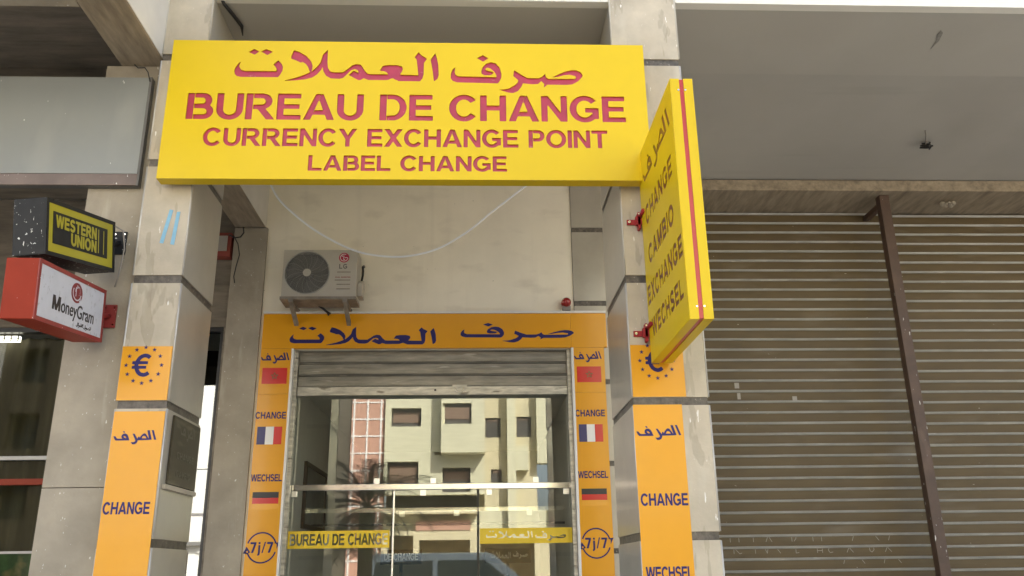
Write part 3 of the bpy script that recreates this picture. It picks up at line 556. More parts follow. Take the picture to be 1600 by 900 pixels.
# ------------------------------------------------------------------ roller shutter over the door
def slat_profile(z0, p, y, flat=.80):
    f = p*flat; q = p-f
    return [(y, z0), (y-.0015, z0+f*.5), (y, z0+f), (y+.006, z0+f+q*.02), (y+.004, z0+f+q*.10), (y-.010, z0+f+q*.22), (y-.012, z0+f+q*.36), (y-.007, z0+f+q*.48), (y-.002, z0+f+q*.54), (y-.010, z0+f+q*.66), (y-.012, z0+f+q*.84), (y-.003, z0+f+q*.985)]
def curtain(name, m, parent, x0, x1, z0, z1, p, y, flat=.8):
    """slats laid one over the other, each a little out of true"""
    mb = MB(); rn = random.Random(int(x0*100)); k = 0; z = z1-p; nx = max(4, int((x1-x0)/.35)); sag = [rn.uniform(-.0014, .0014) for _ in range(nx+1)]
    while z > z0-p:
        dy = rn.uniform(-.0025, .0025); sl_ = rn.uniform(-.001, .001); pr = slat_profile(z, p, y+dy, flat)+[(y, z+p)]
        dz = [a+rn.uniform(-.0009, .0009)+sl_*(i/nx-.5) for i, a in enumerate(sag)]
        rows = [[mb.bm.verts.new((x0+(x1-x0)*i/nx, a[0], max(a[1]+dz[i], z0))) for i in range(nx+1)] for a in pr]
        for q, (A, C) in enumerate(zip(rows, rows[1:])):
            mb.mi = 0 if q < 2 else 1
            for i in range(nx):
                if C[i].co.z-A[i].co.z > -1 and C[i].co.z > z0+1e-5: mb._f([A[i], A[i+1], C[i+1], C[i]])
        z -= p
    return mb.build(name, m, parent)
rs = thing('door_shutter', 'grey galvanised roller shutter rolled up above the shop door', 'roller shutter', (-.43, 8.6, 3.3))
curtain('slat_curtain', ['galv', 'galv'], rs, -1.80, .94, 3.385, 3.78, .127, 8.60, .74)
o = box('bottom_rail', 'galvlight', rs, -1.80, .94, 8.585, 8.62, 3.312, 3.384, bev=.004)
box('rail_lip', 'galvlight', o, -1.80, .94, 8.570, 8.625, 3.296, 3.310, bev=.003)
o = box('handle_plate', 'galvlight', rs, -.235, -.09, 8.578, 8.586, 3.375, 3.398)
MB().torus((-.163, 8.575, 3.365), .042, .006, 'y', 20, 6, math.pi, 2*math.pi).build('pull_handle', 'steel', o)
box('lock_hole', 'black', rs, -.42, -.40, 8.5835, 8.586, 3.337, 3.357)
for x in (-1.842, .942): box('guide_rail', 'galvlight', rs, x, x+.036, 8.56, 8.63, .2, 3.762)

# ------------------------------------------------------------------ glass shop front
gf = thing('glass_shopfront', 'glass shop front with steel rail mirroring the buildings across the street', 'shop front', (-.43, 8.68, .15))
YG = 8.68
def pane(n, x0, x1, z0, z1, y=YG): return MB().quad((x0, y, z0), (x1, y, z0), (x1, y, z1), (x0, y, z1)).build(n, 'dglass', gf)
pane('transom_pane', -1.84, .978, 2.425, 3.5)
pane('side_pane', -1.84, -.825, .16, 2.365); o = pane('door_pane', -.795, .012, .16, 2.365, YG+.004); pane('side_pane', .035, .978, .16, 2.365)
box('steel_rail', 'steel', gf, -1.84, .978, YG-.028, YG+.03, 2.366, 2.424, bev=.006)
for x in (-.80,): box('door_post', 'chrome', gf, x-.012, x+.004, YG-.012, YG+.016, .16, 2.36, bev=.003)
box('glass_edge', 'frame', gf, .018, .028, YG-.004, YG+.010, .16, 2.36)
for x, z in ((-.98, 2.452), (-.42, 2.452), (.60, 2.452), (.135, 2.335), (-1.78, 2.335), (.90, 2.335), (-.52, 2.335)): box('patch_fitting', 'chrome', gf, x-.028, x+.028, YG-.016, YG+.02, z-.028, z+.028, bev=.004)
o2 = box('door_handle', 'steel', gf, -.10, -.075, YG-.06, YG-.03, 1.0, 1.45, bev=.005)
box('hinge', 'frame', gf, -1.838, -1.812, YG-.02, YG+.02, 3.02, 3.09); box('hinge', 'frame', gf, -1.838, -1.812, YG-.02, YG+.02, 2.10, 2.17); box('hinge', 'chrome', gf, .945, .968, YG-.02, YG+.02, 2.95, 3.03)
for lb, x0, x1, z0, z1, Lt in (('yellow film strip with Latin capitals on the glass', -1.84, -.838, 1.822, 1.985, textloops('BUREAU DE CHANGE', -1.795, -.855, 1.852, 1.955, gap=.09)), ('yellow film strip with Arabic script on the glass', .040, .965, 1.845, 1.990, fit(AR_BIG, .10, .885, 1.868, 1.968))):
    f = thing('window_strip', lb, 'window sticker', ((x0+x1)/2, YG, z0), 'yellow strips on the shop glass')
    cut('film', Lt+[rc(x0, z0, x1, z1)], .001, FRONT(YG-.002), 'yfilm', f)
# inside the shop
ig = thing('inner_partition', 'second glass partition with steel rail standing inside the shop', 'partition', (-.1, 10.2, .15))
box('steel_rail', 'steel', ig, -1.88, 1.03, 10.2, 10.24, 2.25, 2.30, bev=.005); box('dark_rail', 'frame', ig, -1.88, 1.03, 10.2, 10.23, 2.10, 2.125)
for x in (-.85, -.22, .62): box('patch_fitting', 'chrome', ig, x-.03, x+.03, 10.19, 10.25, 2.20, 2.26)
pf = thing('picture_frame', 'dark framed picture hanging on the shop wall behind the glass', 'picture', (-1.89, 10.4, 2.1))
q = MB()
for a in ((9.68, 9.74, 2.06, 2.78), (11.0, 11.06, 2.06, 2.78), (9.74, 11.0, 2.06, 2.11), (9.74, 11.0, 2.73, 2.78)): q.box(-1.899, -1.865, *a)
q.build('frame', 'wood', pf); box('print', 'picture', pf, -1.899, -1.88, 9.74, 11.0, 2.11, 2.73)
for lb, x0, x1, tx in (('small dark board with white Latin capitals standing in for reflected lettering inside the shop', -1.27, -.72, textloops('DE CHANGE', -1.22, -.77, 1.745, 1.83, gap=.08)), ('small dark board with white Arabic script standing in for reflected lettering inside the shop', .12, .74, fit(A_SARF, .5, .70, 1.745, 1.84)+fit(A_OMLAT[:], .2, .47, 1.745, 1.84))):
    b = thing('reflected_lettering', lb, 'reflection stand-in', ((x0+x1)/2, 12, 1.1), 'boards standing in for reflected lettering')  # added board and letters, in place of the film lettering mirrored inside
    box('board', 'black', b, x0, x1, 12, 12.03, 1.69, 1.88); cut('lettering', tx, .002, FRONT(11.9995), 'white', b)
    box('post', 'frame', b, (x0+x1)/2-.02, (x0+x1)/2+.02, 12.005, 12.025, .9, 1.69)
ct = thing('shop_counter', 'dark wooden counter at the back of the shop', 'counter', (-.4, 12.3, .15))
box('front', 'wood', ct, -1.85, 1.0, 12.1, 12.2, .15, .9); box('top', 'wood', ct, -1.88, 1.02, 11.9, 12.6, .9, .94, bev=.006)

# ------------------------------------------------------------------ things on the plaster wall
ac = thing('air_conditioner', 'beige outdoor air conditioner unit on wall brackets above the door', 'air conditioner', (-1.56, 8.5, 4.2))
ax0, ax1, ay0, ay1, az0, az1 = -1.932, -1.195, 8.16, 8.45, 4.20, 4.705
cx, cz, cr = -1.690, 4.462, .222
circ = ell(cx, cz, cr, cr, 64)
cut('front_panel', [rc(ax0, az0+.012, ax1-.0, az1), circ], .008, FRONT(ay0+.008), 'acbody', ac)
k = MB(); k.box(ax0, ax1, ay0+.009, ay1, az1-.008, az1); k.box(ax0, ax0+.008, ay0+.009, ay1, az0+.012, az1-.008); k.box(ax1-.008, ax1, ay0+.009, ay1, az0+.012, az1-.008); k.box(ax0+.008, ax1-.008, ay1-.008, ay1, az0+.012, az1-.008); k.build('casing', 'acbody', ac)
box('base_pan', 'acrust', ac, ax0-.012, ax1+.004, ay0-.006, ay1, az0-.02, az0+.011, bev=.004)
box('fan_cavity', 'acdark', ac, ax0+.02, ax1-.2, ay0+.10, ay0+.11, az0+.02, az1-.012)
fan = MB()
for k in range(3):
    a0 = R(25+120*k); pts = [(r_, a0+da) for r_, da in ((.05, 0), (.12, -.15), (.2, -.1), (.21, .35), (.2, .85), (.12, .7), (.05, .6))]
    fan.prism([(cx+r_*math.cos(t), cz+r_*math.sin(t)) for r_, t in pts], ay0+.055, ay0+.062)
fan.disc((cx, ay0+.05, cz), .055, .03); fan.build('fan', 'acfan', ac)
g = MB()
for i in range(17): g.torus((cx, ay0-.004, cz), .05+.0106*i, .0022, 'y', 44, 4)
for k in range(16):
    a = R(22.5*k); g.tube([(cx+(.04+.182*t)*math.cos(a+.35*t*t), ay0-.001, cz+(.04+.182*t)*math.sin(a+.35*t*t)) for t in (0, .25, .5, .75, 1)], .0012, 4)
g.torus((cx, ay0-.002, cz), .222, .007, 'y', 56, 6); o = g.build('fan_grille', 'acgrille', ac)
MB().disc((cx, ay0-.008, cz), .041, .008, 'y', 32).build('grille_hub', 'acbody', o)
LX, LZ = -1.327, 4.622
cut('logo', [ell(LX, LZ, .052, .052, 40)], .003, FRONT(ay0-.0002), 'lgred', ac)
cut('logo_mark', [ring(LX, LZ, .040, .040, .005, .005, 62, 358), rc(LX+.004, LZ-.003, LX+.040, LZ+.003)[::-1], rc(LX-.006, LZ-.024, LX-.001, LZ+.022), rc(LX-.001, LZ-.024, LX+.008, LZ-.019), ell(LX-.020, LZ+.016, .0055, .0055, 12)][0:1]+[rc(LX+.006, LZ-.003, LX+.034, LZ+.002), rc(LX-.006, LZ-.019, LX-.001, LZ+.022), rc(LX-.006, LZ-.025, LX+.008, LZ-.0195), ell(LX-.020, LZ+.016, .0055, .0055, 12)], .002, FRONT(ay0-.0034), 'white', ac)
cut('lettering', textloops('LG', -1.372, -1.292, 4.505, 4.553, gap=.22), .002, FRONT(ay0-.0002), 'lggrey', ac)
cut('lettering', textloops('DUAL INVERTER', -1.405, -1.255, 4.407, 4.420, gap=.2), .001, FRONT(ay0-.0002), 'mgred2', ac)
for z in (4.470, 4.385, 4.340, 4.292): box('relief_bar', 'acrust', ac, -1.39 if z != 4.385 else -1.41, -1.255, ay0-.004, ay0-.0005, z-.006, z+.002)
v = MB(); v.prism([(8.24, 4.24), (8.40, 4.24), (8.40, 4.42), (8.34, 4.44), (8.24, 4.38)], ax1+.001, ax1+.055, 'x', .012); v.build('valve_cover', 'acbody', ac)
MB().tube([(ax1+.03, 8.32, 4.42), (ax1+.035, 8.36, 4.50), (ax1+.03, 8.40, 4.56), (ax1+.02, 8.44, 4.62), (ax1+.02, 8.52, 4.66), (ax1+.02, 8.555, 4.66)], .012).build('refrigerant_pipe', 'wire', ac)
MB().tube([(-1.60, 8.40, 4.19), (-1.56, 8.45, 4.17), (-1.52, 8.48, 4.14), (-1.50, 8.49, 4.12)], [.012, .012, .012, .022]).build('drain_hose', 'wire', ac)
for x in (-1.835, -1.300):
    q = MB(); q.box(x-.022, x+.022, 8.15, 8.548, 4.150, 4.179); q.box(x-.022, x+.022, 8.53, 8.549, 3.98 if False else 4.02, 4.15); q.prism([(8.17, 4.15), (8.22, 4.15), (8.535, 4.03), (8.535, 3.99)], x-.02, x+.02, 'x'); q.build('wall_bracket', 'acrust', ac)
cab = [(-2.13, 8.0, 5.45), (-2.0, 8.0, 5.21), (-1.821, 8.0, 5.027), (-1.62, 8.0, 4.865), (-1.423, 8.0, 4.744), (-1.26, 8.0, 4.662), (-1.1, 8.0, 4.608), (-.91, 8.0, 4.578), (-.719, 8.0, 4.575), (-.52, 8.0, 4.610), (-.339, 8.0, 4.677), (-.17, 8.0, 4.780), (-.019, 8.0, 4.892), (.15, 8.0, 5.045), (.307, 8.0, 5.176), (.507, 8.0, 5.342), (.75, 7.9, 5.50), (.98, 7.7, 5.625)]
cab = [(-2.235, 7.9, 5.62)]+cab
def smooth(P, k=5):
    P = [Vector(p) for p in P]; O = []
    for i in range(len(P)-1):
        a, b, c, d = P[max(i-1, 0)], P[i], P[i+1], P[min(i+2, len(P)-1)]
        for j in range(k): t = j/k; O.append(.5*((2*b)+(c-a)*t+(2*a-5*b+4*c-d)*t*t+(3*b-3*c+d-a)*t**3))
    return O+[P[-1]]
tag(MB().tube(smooth(cab), .0105).build('hanging_cable', 'cable'), 'white cable sagging across the bay in front of the plaster wall', 'cable')
al = thing('alarm_lamp', 'small red alarm lamp at the end of the door header', 'lamp', (.948, 8.52, 4.17))
MB().box(.905, .99, 8.47, 8.549, 4.160, 4.205, bev=.006).build('base', 'lampbase', al)
MB().disc((.946, 8.468, 4.245), .050, .075, 'y', 28, .05).build('housing', 'lampred', al)
m_ = MB(); bmesh.ops.create_uvsphere(m_.bm, u_segments=20, v_segments=12, radius=.047, matrix=Matrix.Translation((.946, 8.462, 4.245)))
for f in m_.bm.faces: f.smooth = True
m_.build('lens', 'lampred', al)
mb_ = thing('meter_box', 'faded red box with a dusty cover under the beam on the concrete wall', 'meter box', (-2.64, 8.6, 4.75))
box('body', 'meterred', mb_, -2.78, -2.575, 8.50, 8.61, 4.76, 5.03, bev=.01); box('cover', 'meterwin', mb_, -2.77, -2.61, 8.485, 8.499, 4.82, 4.99, bev=.006)
tag(MB().tube([(-2.60, 8.48, 5.0), (-2.53, 8.46, 4.955), (-2.47, 8.46, 4.965), (-2.445, 8.48, 5.02), (-2.46, 8.5, 5.09)], .007).build('looped_wire', 'wire'), 'black wire looping from the faded red box up to the beam', 'wire')
tag(MB().tube([(-2.55, 8.49, 4.99), (-2.50, 8.495, 4.90), (-2.475, 8.50, 4.78), (-2.50, 8.505, 4.66), (-2.515, 8.505, 4.54), (-2.50, 8.505, 4.47)], .005).build('dangling_wire', 'wire'), 'thin black wire hanging down the concrete pier below the faded red box', 'wire')
tag(MB().tube([(-1.905, 5.40, 5.70), (-1.86, 5.42, 5.61), (-1.83, 5.55, 5.612), (-1.803, 5.70, 5.615), (-1.82, 5.80, 5.60)], [.012, .013, .015, .014, .004]).build('conduit_stub', 'wire'), 'black cable stub poking out of the soffit beside the narrow pillar', 'cable')
tag(MB().tube([(-2.30, 7.0, 4.86), (-2.33, 7.06, 4.90), (-2.40, 7.1, 5.09)], .006).build('wire_end', 'wire'), 'short black wire end under the beam behind the narrow pillar', 'wire')
ws = thing('bare_lamp_wire', 'dark knot of bare wire hanging from the grey soffit', 'wire', (4.55, 7.5, 5.63))
MB().tube([(4.40, 7.28, 5.63), (4.43, 7.33, 5.61), (4.47, 7.42, 5.58), (4.50, 7.48, 5.585)], .006).build('lead', 'lampbase', ws)
k = MB(); rnd = random.Random(3)
for i in range(6):
    p = [(4.52+rnd.uniform(-.06, .06), 7.5+rnd.uniform(-.04, .04), 5.585+rnd.uniform(-.03, .03)) for _ in range(4)]; k.tube(p, .009, 6)
k.build('wire_knot', 'wire', ws)
sm = mat('soot_smudge', (.27, .26, .235), .9, var=.4, scale=12)
M['smudge'] = sm
tag(cut('soffit_stain', [A_((3.70, 5.66), (3.735, 5.69), (3.76, 5.80), (3.75, 5.92), (3.735, 5.80), (3.70, 5.72))], .002, Matrix(((1, 0, 0, 0), (0, -1, 0, 0), (0, 0, -1, 5.63), (0, 0, 0, 1))) @ Matrix.Scale(-1, 4, (0, 1, 0)), 'smudge'), 'dark soot mark on the grey soffit near its white edge', 'stain')

# ------------------------------------------------------------------ brown shutters at the right
YS = 9.0
def scratches(parent):
    mb = MB(); rn = random.Random(11); y = YS-.003
    def st(p, w=.0028):
        for (a, b), (c, d) in zip(p, p[1:]):
            dx, dz = c-a, d-b; l = math.hypot(dx, dz) or 1; nx, nz = -dz/l*w, dx/l*w
            mb.quad((a+nx, y, b+nz), (a-nx, y, b-nz), (c-nx, y, d-nz), (c+nx, y, d+nz))
    z1, z2, z3 = 1.835, 1.722, 1.612; h = .062
    def G_(ch, x, z, s=1):
        w = .05
        P = {'I': [[(0, 0), (0, 1)]], 'A': [[(-.8, 0), (-.1, 1), (.8, 0)]], 'D': [[(-.5, 1), (-.5, 0)], [(0, 1), (.6, .9), (.6, .5), (0, .05)]], 'T': [[(0, 0), (0, 1)], [(-.9, .85), (.5, 1)]], 'N': [[(-.8, 0), (-.8, 1), (.7, 0), (1.3, .15)]], 'Y': [[(-.7, 1), (0, .1)], [(.4, 1), (0, 0)]], 'H': [[(-.7, 0), (-.7, 1)], [(.6, 0), (.6, 1)], [(-.9, .9), (.8, 1)], [(-.7, .35), (.6, .35)]], 'C': [[(.6, .9), (-.2, .9), (-.6, .4), (-.2, 0), (.6, .1)]], 'X': [[(-.8, 0), (.0, 1)], [(-.4, 1), (.9, 0)]], 'O': [[(0, 1), (-.6, .7), (-.5, .2), (0, 0), (.6, .4), (.4, .9), (0, 1)]], 'B': [[(-.8, .2), (-.4, .9), (.7, .8), (.6, .35), (-.2, .3)]], 'L': [[(0, 1), (0, 0), (.8, .1)]], '/': [[(-.3, 0), (.3, 1)]], '\\': [[(-.6, 1), (.5, 0)]], '-': [[(-.9, .8), (.3, .9), (.9, 1)]]}[ch]
        for p in P: st([(x+a*w*.8*s, z+b*h) for a, b in p])
    for ch, x in (('I', 2.60), ('I', 2.69), ('I', 2.84), ('A', 3.0), ('D', 3.26), ('T', 3.46), ('T', 3.55), ('-', 3.7), ('/', 3.88), ('-', 3.92), ('\\', 4.13), ('/', 4.26)): G_(ch, x, z1)
    for ch, x in (('N', 2.66), ('I', 2.85), ('Y', 2.97), ('\\', 3.09), ('L', 3.27), ('H', 3.52), ('C', 3.63), ('X', 3.83), ('O', 4.06), ('X', 4.23)): G_(ch, x, z2)
    for ch, x in (('/', 3.76), ('\\', 3.95), ('/', 4.18), ('\\', 4.33)): G_(ch, x, z3)
    return mb.build('scratch_mark', 'meterwin', parent)
s1 = thing('brown_shutter', 'closed olive brown roller shutter with scratched marks, between the pillar and the rusty post', 'roller shutter', (3.4, YS, .2), 'brown roller shutters')
curtain('slat_curtain', ['slat', 'slatedge'], s1, 2.2, 4.73, .2, 5.49, .1155, YS, .77)
scratches(s1)
for x, z, w, h in ((2.80, 3.43, .05, .06), (2.82, 3.31, .035, .07), (3.42, 3.29, .05, .05), (2.62, 3.05, .16, .012)): box('glue_patch', 'meterwin', s1, x, x+w, YS-.0035, YS-.0015, z, z+h)
s2 = thing('brown_shutter', 'closed olive brown roller shutter, the one reaching the picture edge past the rusty post', 'roller shutter', (7, YS, .2), 'brown roller shutters')
curtain('slat_curtain', ['slat', 'slatedge'], s2, 4.77, 12.0, .2, 5.475, .1155, YS+.02, .77)
po = thing('steel_post', 'rusty brown steel post spotted with droppings between the two brown shutters', 'post', (4.53, 8.6, .15))
box('shaft', 'post', po, 4.478, 4.585, 8.5, 8.60, .15, 5.497, bev=.004)
box('guide_channel', 'post', po, 4.735, 4.765, 8.94, 9.03, .15, 5.49); box('tie_plate', 'post', po, 4.50, 4.56, 8.601, 8.99, 5.38, 5.44)
nb_ = thing('crumbling_plaster', 'pale clump of crumbling plaster under the lintel over the far shutter', 'debris', (5.3, 8.7, 5.49))
k = MB()
for i in range(9):
    c = Vector((5.33+rnd.uniform(-.06, .06), 8.62+rnd.uniform(-.05, .05), 5.478-rnd.uniform(0, .06))); bmesh.ops.create_icosphere(k.bm, subdivisions=1, radius=rnd.uniform(.015, .035), matrix=Matrix.Translation(c))
k.build('clump', 'concrete', nb_)

# ------------------------------------------------------------------ neighbour's window
nw = thing('neighbour_window', 'tall dark window of the neighbouring shop with grey and red rails', 'window', (-4.1, 8.65, .5))
MB().quad((-5.6, 8.70, .5), (-2.60, 8.70, .5), (-2.60, 8.70, 4.03), (-5.6, 8.70, 4.03)).build('pane', 'nglass', nw)
q = MB()
for a in ((-5.6, -2.60, 3.985, 4.03), (-2.635, -2.60, .5, 3.984), (-5.6, -5.56, .5, 3.984)): q.box(a[0], a[1], 8.64, 8.71, a[2], a[3])
q.build('frame', 'frame', nw)
o = box('upper_rail', 'railgrey', nw, -5.55, -3.2, 8.62, 8.68, 2.685, 2.725, bev=.005)
box('lower_rail', 'railred', nw, -5.55, -3.2, 8.60, 8.66, 2.445, 2.505, bev=.008)
MB().quad((-3.2, 8.698, .5), (-2.636, 8.698, .5), (-2.636, 8.698, 3.63), (-3.2, 8.698, 3.63)).build('mirror_pane', 'sglass', nw)
box('pane_joint', 'frame', nw, -3.2, -2.64, 8.690, 8.697, 2.585, 2.592); o = box('pane_joint', 'railgrey', nw, -3.2, -2.64, 8.67, 8.696, 2.14, 2.165)
box('window_film', 'poster', nw, -5.55, -3.9, 8.703, 8.707, .5, 1.81)
box('film_edge', 'railgrey', nw, -5.55, -3.9, 8.69, 8.708, 1.812, 1.835)
c_ = MB(); n_ = 90
for i in range(n_):
    xa, xb = -5.6+2.4*i/n_, -5.6+2.4*(i+1)/n_; f_ = lambda x: 8.86+.03*math.sin(x*34)+.014*math.sin(x*13+1)
    v4 = [(xa, f_(xa), .5), (xb, f_(xb), .5), (xb, f_(xb), 3.97), (xa, f_(xa), 3.97)]; c_.quad(*v4)
for f in c_.bm.faces: f.smooth = True
bmesh.ops.remove_doubles(c_.bm, verts=c_.bm.verts, dist=1e-5)
tag(c_.build('curtain', 'curtain'), 'olive brown curtain hanging behind the neighbouring shop window', 'curtain')
tl = thing('glow_strip', 'lit white louvred lamp high behind the neighbouring shop window', 'lamp', (-4.9, 8.8, 4.0))  # added glowing strip, in place of a bright reflection in the glass
box('glow_face', 'glowwhite', tl, -5.15, -4.72, 8.745, 8.79, 3.915, 3.972); q = MB()
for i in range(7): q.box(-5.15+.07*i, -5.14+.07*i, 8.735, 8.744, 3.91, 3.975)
q.box(-5.16, -4.71, 8.735, 8.744, 3.94, 3.946); q.build('strip_bars', 'railgrey', tl)

# ------------------------------------------------------------------ across the street (seen mirrored in the glass)
OY = -22.0
def opening(b, x0, x1, z0, z1, y, blind=.75, d=.28):
    o = box('window', 'winrec', b, x0, x1, y-d-.04, y-d, z0, z1)
    box('blind', 'brownshut', o, x0+.08, x1-.08, y-d+.002, y-d+.03, z0+(z1-z0)*(1-blind), z1-.16)
cb = thing('apartment_building', 'cream apartment building with a jutting bay across the street, mirrored in the glass', 'building', (1, OY, 0))
wins = [(-3.88, -2.505, 7.92, 8.775), (-4.0+.0, -2.59, 5.1, 6.33), (-3.88, -2.505, 10.6, 11.6)]
wallgrid(MB(), -4.15, -1.86, 5.25-.4, 14.5, OY-.4, OY, wins).build('wall', 'cream', cb)
for w_ in wins: opening(cb, *w_, OY)
box('inner_wall', 'creamwarm', cb, -4.1, 2.79, OY-1.3, OY-1.0, 3.31, 14.4); box('wall_step', 'cream', cb, -1.86, -1.56, OY-.4, OY+.12, 6.75, 14.5)
bw = [(-1.50, -.185, 7.90, 8.85), (-1.50, -.185, 10.6, 11.6)]
wallgrid(MB(), -1.555, .40, 6.62, 14.5, OY+.62, OY+.77, bw).build('bay_wall', 'cream', cb)
q = MB(); q.box(-1.555, -1.40, OY, OY+.615, 6.62, 14.5); q.box(.25, .40, OY, OY+.615, 6.62, 14.5); q.box(-1.395, .245, OY, OY+.615, 6.62, 6.75); q.build('bay_side', 'cream', cb)
for w_ in bw: opening(cb, *w_, OY+.77, d=.2)
lw = [(-1.5, -.24, 4.95, 6.05)]
wallgrid(MB(), -1.855, .40, 4.85, 6.6, OY-.4, OY, lw).build('wall', 'cream', cb); opening(cb, *lw[0], OY, .5)
rw = [(.45, 1.17, 7.45, 8.37), (.7, 1.2, 5.4, 6.0)]
wallgrid(MB(), .402, 1.44, 2.9, 14.5, OY-.9, OY-.5, rw).build('recess_wall', 'creamwarm', cb)
for w_ in rw: opening(cb, *w_, OY-.5, .1, .1)
box('pilaster', 'cream', cb, 1.445, 1.83, OY-.6, OY+.1, 2.9, 14.5)
rw2 = [(1.9, 2.6, 7.45, 8.4)]
wallgrid(MB(), 1.835, 2.80, 2.9, 14.5, OY-.8, OY-.4, rw2).build('recess_wall', 'creamwarm', cb); opening(cb, *rw2[0], OY-.4, .1, .1)
box('pilaster', 'cream', cb, 2.805, 3.36, OY-.6, OY+.1, 6.2, 14.5)
box('balcony', 'cream', cb, 1.84, 2.4, OY-.35, OY+.02, 5.9, 7.0)
rw3 = [(x, x+1.3, z, z+1.3) for x in (4.2, 6.6, 9.0, 11.4) for z in (5.0, 7.9, 10.8)]
wallgrid(MB(), 3.365, 13.5, 2.9, 14.5, OY-.4, OY, rw3).build('wall', 'cream', cb)
for w_ in rw3: opening(cb, *w_, OY)
wallgrid(MB(), -4.15, 13.5, 0, 3.3, OY-.4, OY, [(-3.9, -2.75, 0, 3.1), (-2.5, -.25, 0, 2.9), (.2, 2.6, 0, 2.8), (3.4, 6, 0, 2.9), (6.5, 9.5, 0, 2.9)]).build('ground_wall', 'creamwarm', cb)
box('pink_band', 'pink', cb, -2.66, -.24, OY-.3, OY+.04, 3.31, 3.72); box('band_wall', 'cream', cb, -4.15, 13.5, OY-.4, OY-.305, 3.31, 4.15)
box('shop_recess', 'dark', cb, -4.05, .1, OY-.95, OY-.9, 4.16, 4.84); box('shop_back', 'ocre', cb, -4.1, 13.4, OY-3, OY-2.9, 0, 3.3); box('canopy', 'creamwarm', cb, -4.15, .1, OY-1.5, OY+.5, 4.0, 4.14)
pb = thing('tiled_tower', 'pink tower gridded with white joints across the street, mirrored in the glass', 'building', (-5, OY, 0))
box('wall', 'pink', pb, -5.72, -4.17, OY-.9, OY-.2, 0, 16)
q = MB()
for i in range(3): q.box(-5.6+.62*i-.035, -5.6+.62*i+.035, OY-.199, OY-.17, 0, 16)
for k in range(20): q.box(-5.72, -4.17, OY-.1985, OY-.169, .5+.78*k-.03, .5+.78*k+.03)
q.build('white_grid', 'whitewall', pb)
gbk = thing('narrow_dark_block', 'narrow dark brown block squeezed between the white building and the pink tower', 'building', (-7, OY, 0))
wallgrid(MB(), -8.15, -5.75, 0, 15, OY-.6, OY-.3, [(-7.6, -6.4, z, z+1.5) for z in (1.2, 4.2, 7.2, 10.2)]).build('wall', 'brownwall', gbk); box('glazing', 'carglass', gbk, -8.1, -5.8, OY-.8, OY-.7, .5, 14)
wb = thing('white_apartment_block', 'bright white building across the street, mirrored beside the narrow pillar', 'building', (-11, OY, 0))
ww = [(x, x+1.1, z, z+1.5) for x in (-13.6, -11.9, -10.2) for z in (1.0, 3.0) if not (z == 3.0)]
wallgrid(MB(), -14.5, -8.2, 0, 15, OY-.4, OY-.02, ww).build('wall', 'whitewall', wb)
for w_ in ww: opening(wb, *w_, OY-.02, .3)
q = MB(); q.box(-14.5, -8.2, OY, OY+.3, 2.8, 2.95); q.build('ledge', 'railgrey', wb)
for i in range(9): MB().disc((-13.9+.62*i, OY+.02, 2.62), .13, .04, 'y', 20).build('round_sign', 'white' if i % 2 else 'mgwhite', wb)
db = thing('brown_office_block', 'dark brown building across the street opposite the curtained window', 'building', (-18, OY, 0))
wallgrid(MB(), -21.6, -14.6, 0, 15, OY-.4, OY+.3, [(x, x+1.4, z, z+1.6) for x in (-21, -19, -17) for z in (1, 4, 7, 10)]).build('wall', 'brownwall', db)
box('glazing', 'carglass', db, -21.5, -14.7, OY-.6, OY-.45, .5, 14)
w2 = thing('pale_corner_block', 'white building with a blue billboard at the far end of the street', 'building', (-26, OY, 0))
wallgrid(MB(), -32, -21.7, 0, 15, OY-.4, OY, [(x, x+1.2, z, z+1.4) for x in (-30, -27.5, -25) for z in (5, 8, 11)]).build('wall', 'whitewall', w2)
box('billboard', 'billb', w2, -22.9, -21.75, OY+.01, OY+.1, 6.3, 7.6)

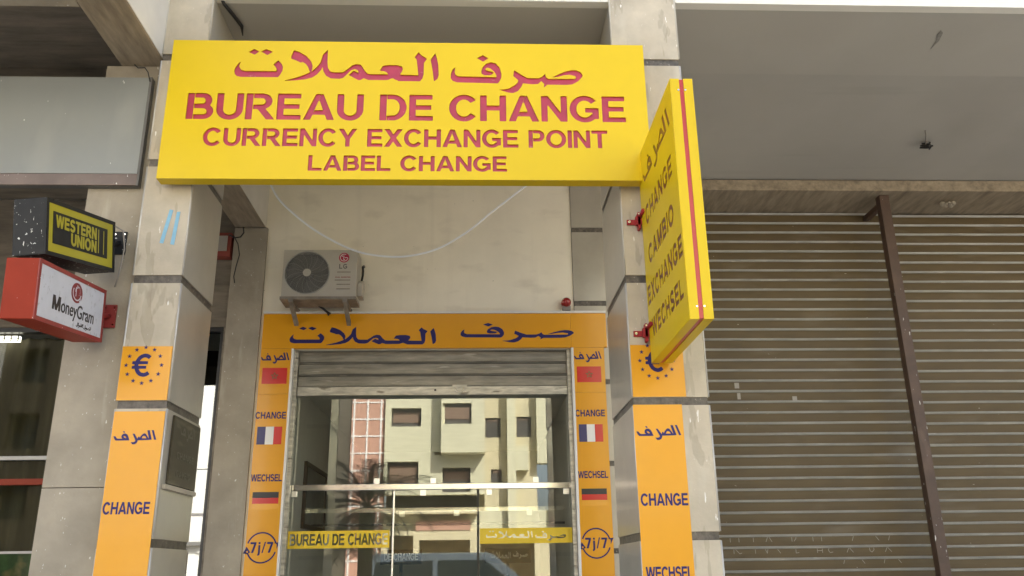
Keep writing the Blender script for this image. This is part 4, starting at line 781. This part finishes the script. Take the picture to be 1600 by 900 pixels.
pm = thing('palm_tree', 'ragged dark palm tree by the kerb, mirrored in the glass', 'tree', (-2.45, -2.6, 0))
MB().tube([(-2.45, -2.6, 0), (-2.43, -2.6, 1.0), (-2.46, -2.6, 2.0), (-2.44, -2.6, 2.95)], [.24, .17, .16, .19], 14).build('trunk', 'trunk', pm)
fr = MB(); rn = random.Random(5)
for k in range(40):
    az = rn.uniform(0, 2*math.pi); el = rn.uniform(-.45, 1.3); ln = rn.uniform(1.2, 1.9); d = Vector((math.cos(az), math.sin(az), 0)); p = Vector((-2.44, -2.6, 3.0)); pts = []
    for i in range(15):
        e = el-1.5*(i/14)**1.5*(.5+.5*abs(math.cos(el))); pts.append(p.copy()); p += (d*math.cos(e)+Vector((0, 0, math.sin(e))))*ln/14
    fr.tube(pts, [.016*(1-.8*i/14) for i in range(15)], 5); side = Vector((-d.y, d.x, 0))
    for i in range(2, 15):
        for t in (0, .33, .66):
            q0 = pts[i] if t == 0 or i == 14 else pts[i].lerp(pts[i+1], t); tn = (pts[min(i+1, 14)]-pts[i-1]).normalized(); l_ = ln*.36*math.sin(math.pi*(.12+.80*i/15))
            for s_ in (-1, 1):
                dr = (side*s_+tn*.8+Vector((0, 0, rn.uniform(-.35, .1)))).normalized(); wv = tn*.010; tip = q0+dr*l_*rn.uniform(.8, 1.1)
                fr._f([fr.bm.verts.new(q0-wv), fr.bm.verts.new(q0+wv), fr.bm.verts.new(tip)])
fr.build('crown', 'frond', pm)

vn = thing('parked_van', 'blue grey van parked across the street, mirrored low in the glass', 'van', (-.5, -8.6, -.12))
v0, v1 = -9.5, -7.7
prof = [(-3.1, .28), (-3.15, .9), (-3.0, 1.95), (-2.85, 2.08), (.30, 2.08), (.50, 2.02), (1.30, 1.36), (2.05, 1.16), (2.2, .95), (2.22, .32)]
vb = MB().prism(prof, v0, v1, 'y', .05).build('body', 'vanpaint', vn)
for y_, d_ in ((v1+.002, .012), (v0-.014, .012)):
    MB().prism([(-2.85, 1.3), (-2.78, 1.85), (-1.2, 1.88), (-1.2, 1.3)], y_, y_+d_).build('side_window', 'carglass', vn); MB().prism([(-1.05, 1.3), (-1.05, 1.88), (.25, 1.88), (.95, 1.32)], y_, y_+d_).build('side_window', 'carglass', vn)
ws_ = MB(); ws_.quad((.52, v0+.15, 2.0), (1.30, v0+.12, 1.385), (1.30, v1-.12, 1.385), (.52, v1-.15, 2.0)); bmesh.ops.translate(ws_.bm, verts=ws_.bm.verts, vec=(.02, 0, .025)); ws_.build('windscreen', 'carglass', vn)
for x in (-2.2, 1.35):
    for y_ in (v0-.01, v1-.20): w_ = MB().disc((x, y_, .22), .34, .21, 'y', 28).build('wheel', 'tyre', vn); MB().disc((x, y_-.006 if y_ < -9 else y_+.205, .22), .2, .012, 'y', 20).build('rim', 'chrome', w_)
for y_ in (v0+.12, v1-.42): MB().box(2.16, 2.235, y_, y_+.3, .72, .9, bev=.02).build('headlight', 'lens', vn)
box('bumper', 'tyre', vn, 2.0, 2.3, v0+.02, v1-.02, .25, .5, bev=.03)
for y_ in (v0-.16, v1+.02): MB().box(.78, .9, y_, y_+.14, 1.35, 1.55, bev=.02).build('wing_mirror', 'vanpaint', vn)
